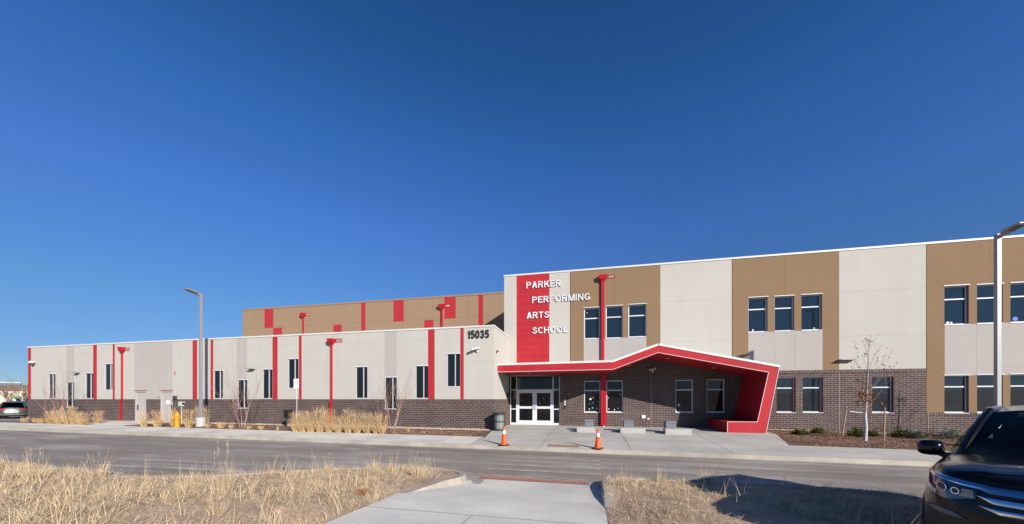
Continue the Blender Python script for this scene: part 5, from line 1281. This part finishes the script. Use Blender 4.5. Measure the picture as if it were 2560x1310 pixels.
        for x0, x1, y0, y1, gm in ((-1.42, -2.60, -2.16, -2.68, 'windsh'), (-2.64, -3.60, -2.72, -3.64, 'privacy'), (-3.64, -4.84, -3.68, -4.53, 'privacy')):
            m_ = MB(); m_.grid([[belt(x0 + (x1 - x0) * i / 6).lerp(rail(y0 + (y1 - y0) * i / 6), j / 5) + Vector((0, sd * .025 * math.sin(math.pi * j / 5), 0)) for i in range(7)] for j in range(6)], flip=sd > 0)
            P('side_window', m_, M[gm])
        # mirror
        m_ = MB(); cx, cy, cz = -1.62, sd * 1.07, 1.19
        g = []
        for x_, w_, h_ in ((.10, .03, .03), (.085, .08, .065), (.04, .11, .092), (-.03, .12, .104), (-.07, .117, .10)):
            ring = []
            for i in range(25):
                a = i * 2 * math.pi / 24; ca, sa = math.cos(a), math.sin(a); e = .62
                ring.append((cx + x_, cy + w_ * math.copysign(abs(ca) ** e, ca), cz + h_ * math.copysign(abs(sa) ** e, sa)))
            g.append(ring)
        m_.grid(g, flip=False); m_.face(g[0][:-1]); m_.face(g[-1][:-1][::-1]); mi = P('wing_mirror', m_, paintm)
        m_ = MB(); m_.tube([(-1.55, sd * .90, 1.10), (-1.60, sd * .98, 1.12)], [.045, .035], 8); P('mirror_stalk', m_, M['blackpl'], mi)
        m_ = MB(); m_.tube([(-2.4, sd * .992, .97), (-2.4, sd * 1.02, .975), (-2.62, sd * 1.02, .975), (-2.62, sd * .992, .97)], .014, 6); P('door_handle', m_, paintm, body)
        m_ = MB()
        for xx in (-1.55, -2.62, -3.62): m_.tube([S(9.3 + (-xx - 1.55) / .6, z=z_, off=-.001, side=sd) for z_ in (.4, .6, .8, 1.0, 1.08)], .004, 4)
        P('door_seams', m_, M['cabin'], body)
    m_ = MB(); rows = []
    for i in range(15):
        q = i / 14; x = -2.08 - 2.50 * q; zc = 1.70 + .06 * math.sin(min(1, q * 1.4) * 1.57) - .10 * max(0, q - .75) / .25 * .9
        rows.append([(x - .10 * s_ * s_ * (1 - q), s_ * (.66 - .04 * q), zc - .055 * s_ * s_) for s_ in [k / 6 for k in range(-6, 7)]])
    m_.grid(rows, flip=True); rows2 = [[(a, b, c - .03) for a, b, c in rr] for rr in rows]; m_.grid(rows2); P('roof', m_, paintm)
    m_ = MB(); m_.grid([[(-4.86 + .3 * v / 5 - .02 * math.sin(3.14 * v / 5), s_ / 6 * (.74 - .14 * v / 5), 1.10 + .5 * v / 5) for s_ in range(-6, 7)] for v in range(6)], flip=True); P('rear_window', m_, M['privacy'])
    m_ = MB(); m_.box(-4.80, -4.52, -.6, .6, 1.61, 1.645); P('spoiler', m_, paintm, smooth=False, bevel=.01)
    # cabin
    for y in (-.42, .42):
        m_ = MB(); m_.box(-2.75, -2.25, y - .25, y + .25, .9, 1.2); m_.prism([(-2.70, 1.1), (-2.50, 1.1), (-2.62, 1.42), (-2.74, 1.42)], y - .24, y + .24); m_.box(-2.74, -2.64, y - .12, y + .12, 1.43, 1.58); P('seat', m_, M['cabin'], smooth=False, bevel=.03)
    m_ = MB(); m_.box(-3.7, -3.5, -.6, .6, 1.1, 1.45); P('rear_seat', m_, M['cabin'], smooth=False, bevel=.03)
    m_ = MB(); m_.box(-1.95, -1.5, -.78, .78, 1.05, 1.155); P('dashboard', m_, M['cabin'], smooth=False, bevel=.03)
    m_ = MB(); m_.tube([(-2.0 - .06 * math.sin(i * .3142), .42 + .18 * math.cos(i * .3142), 1.12 + .17 * math.sin(i * .3142)) for i in range(21)], .014, 6, cap=False); P('steering_wheel', m_, M['cabin'])
    m_ = MB(); m_.box(-2.06, -2.03, -.12, .12, 1.54, 1.60); P('rear_view_mirror', m_, M['cabin'], smooth=False)
    return r_
ph = R(32)
fx, fy = 4.64, 2.82
cu_, cD_ = fx * CT - fy * ST, fx * ST + fy * CT
car(fx, fy, -.235, R(180) + ph, M['paintk'], 'large black car with chrome grille bars parked beside the dry verge')
hd = R(180) - math.atan2(.60, .80)
car(-47.6 - 4.94 * .0, 33.3, -.27, 0, M['paintg'], 'grey car seen from behind, beside the brick end of the low wing')
c2 = [o for o in COL.objects if o.name.startswith('parked_car') and not o.parent][-1]
hv = Vector((-.76, .65)).normalized(); c2.rotation_euler = (0, 0, math.atan2(hv.y, hv.x)); c2.location = (-47.1 + hv.x * 4.94, 33.2 + hv.y * 4.94, -.27)
c2.scale = (1, .93, .95)
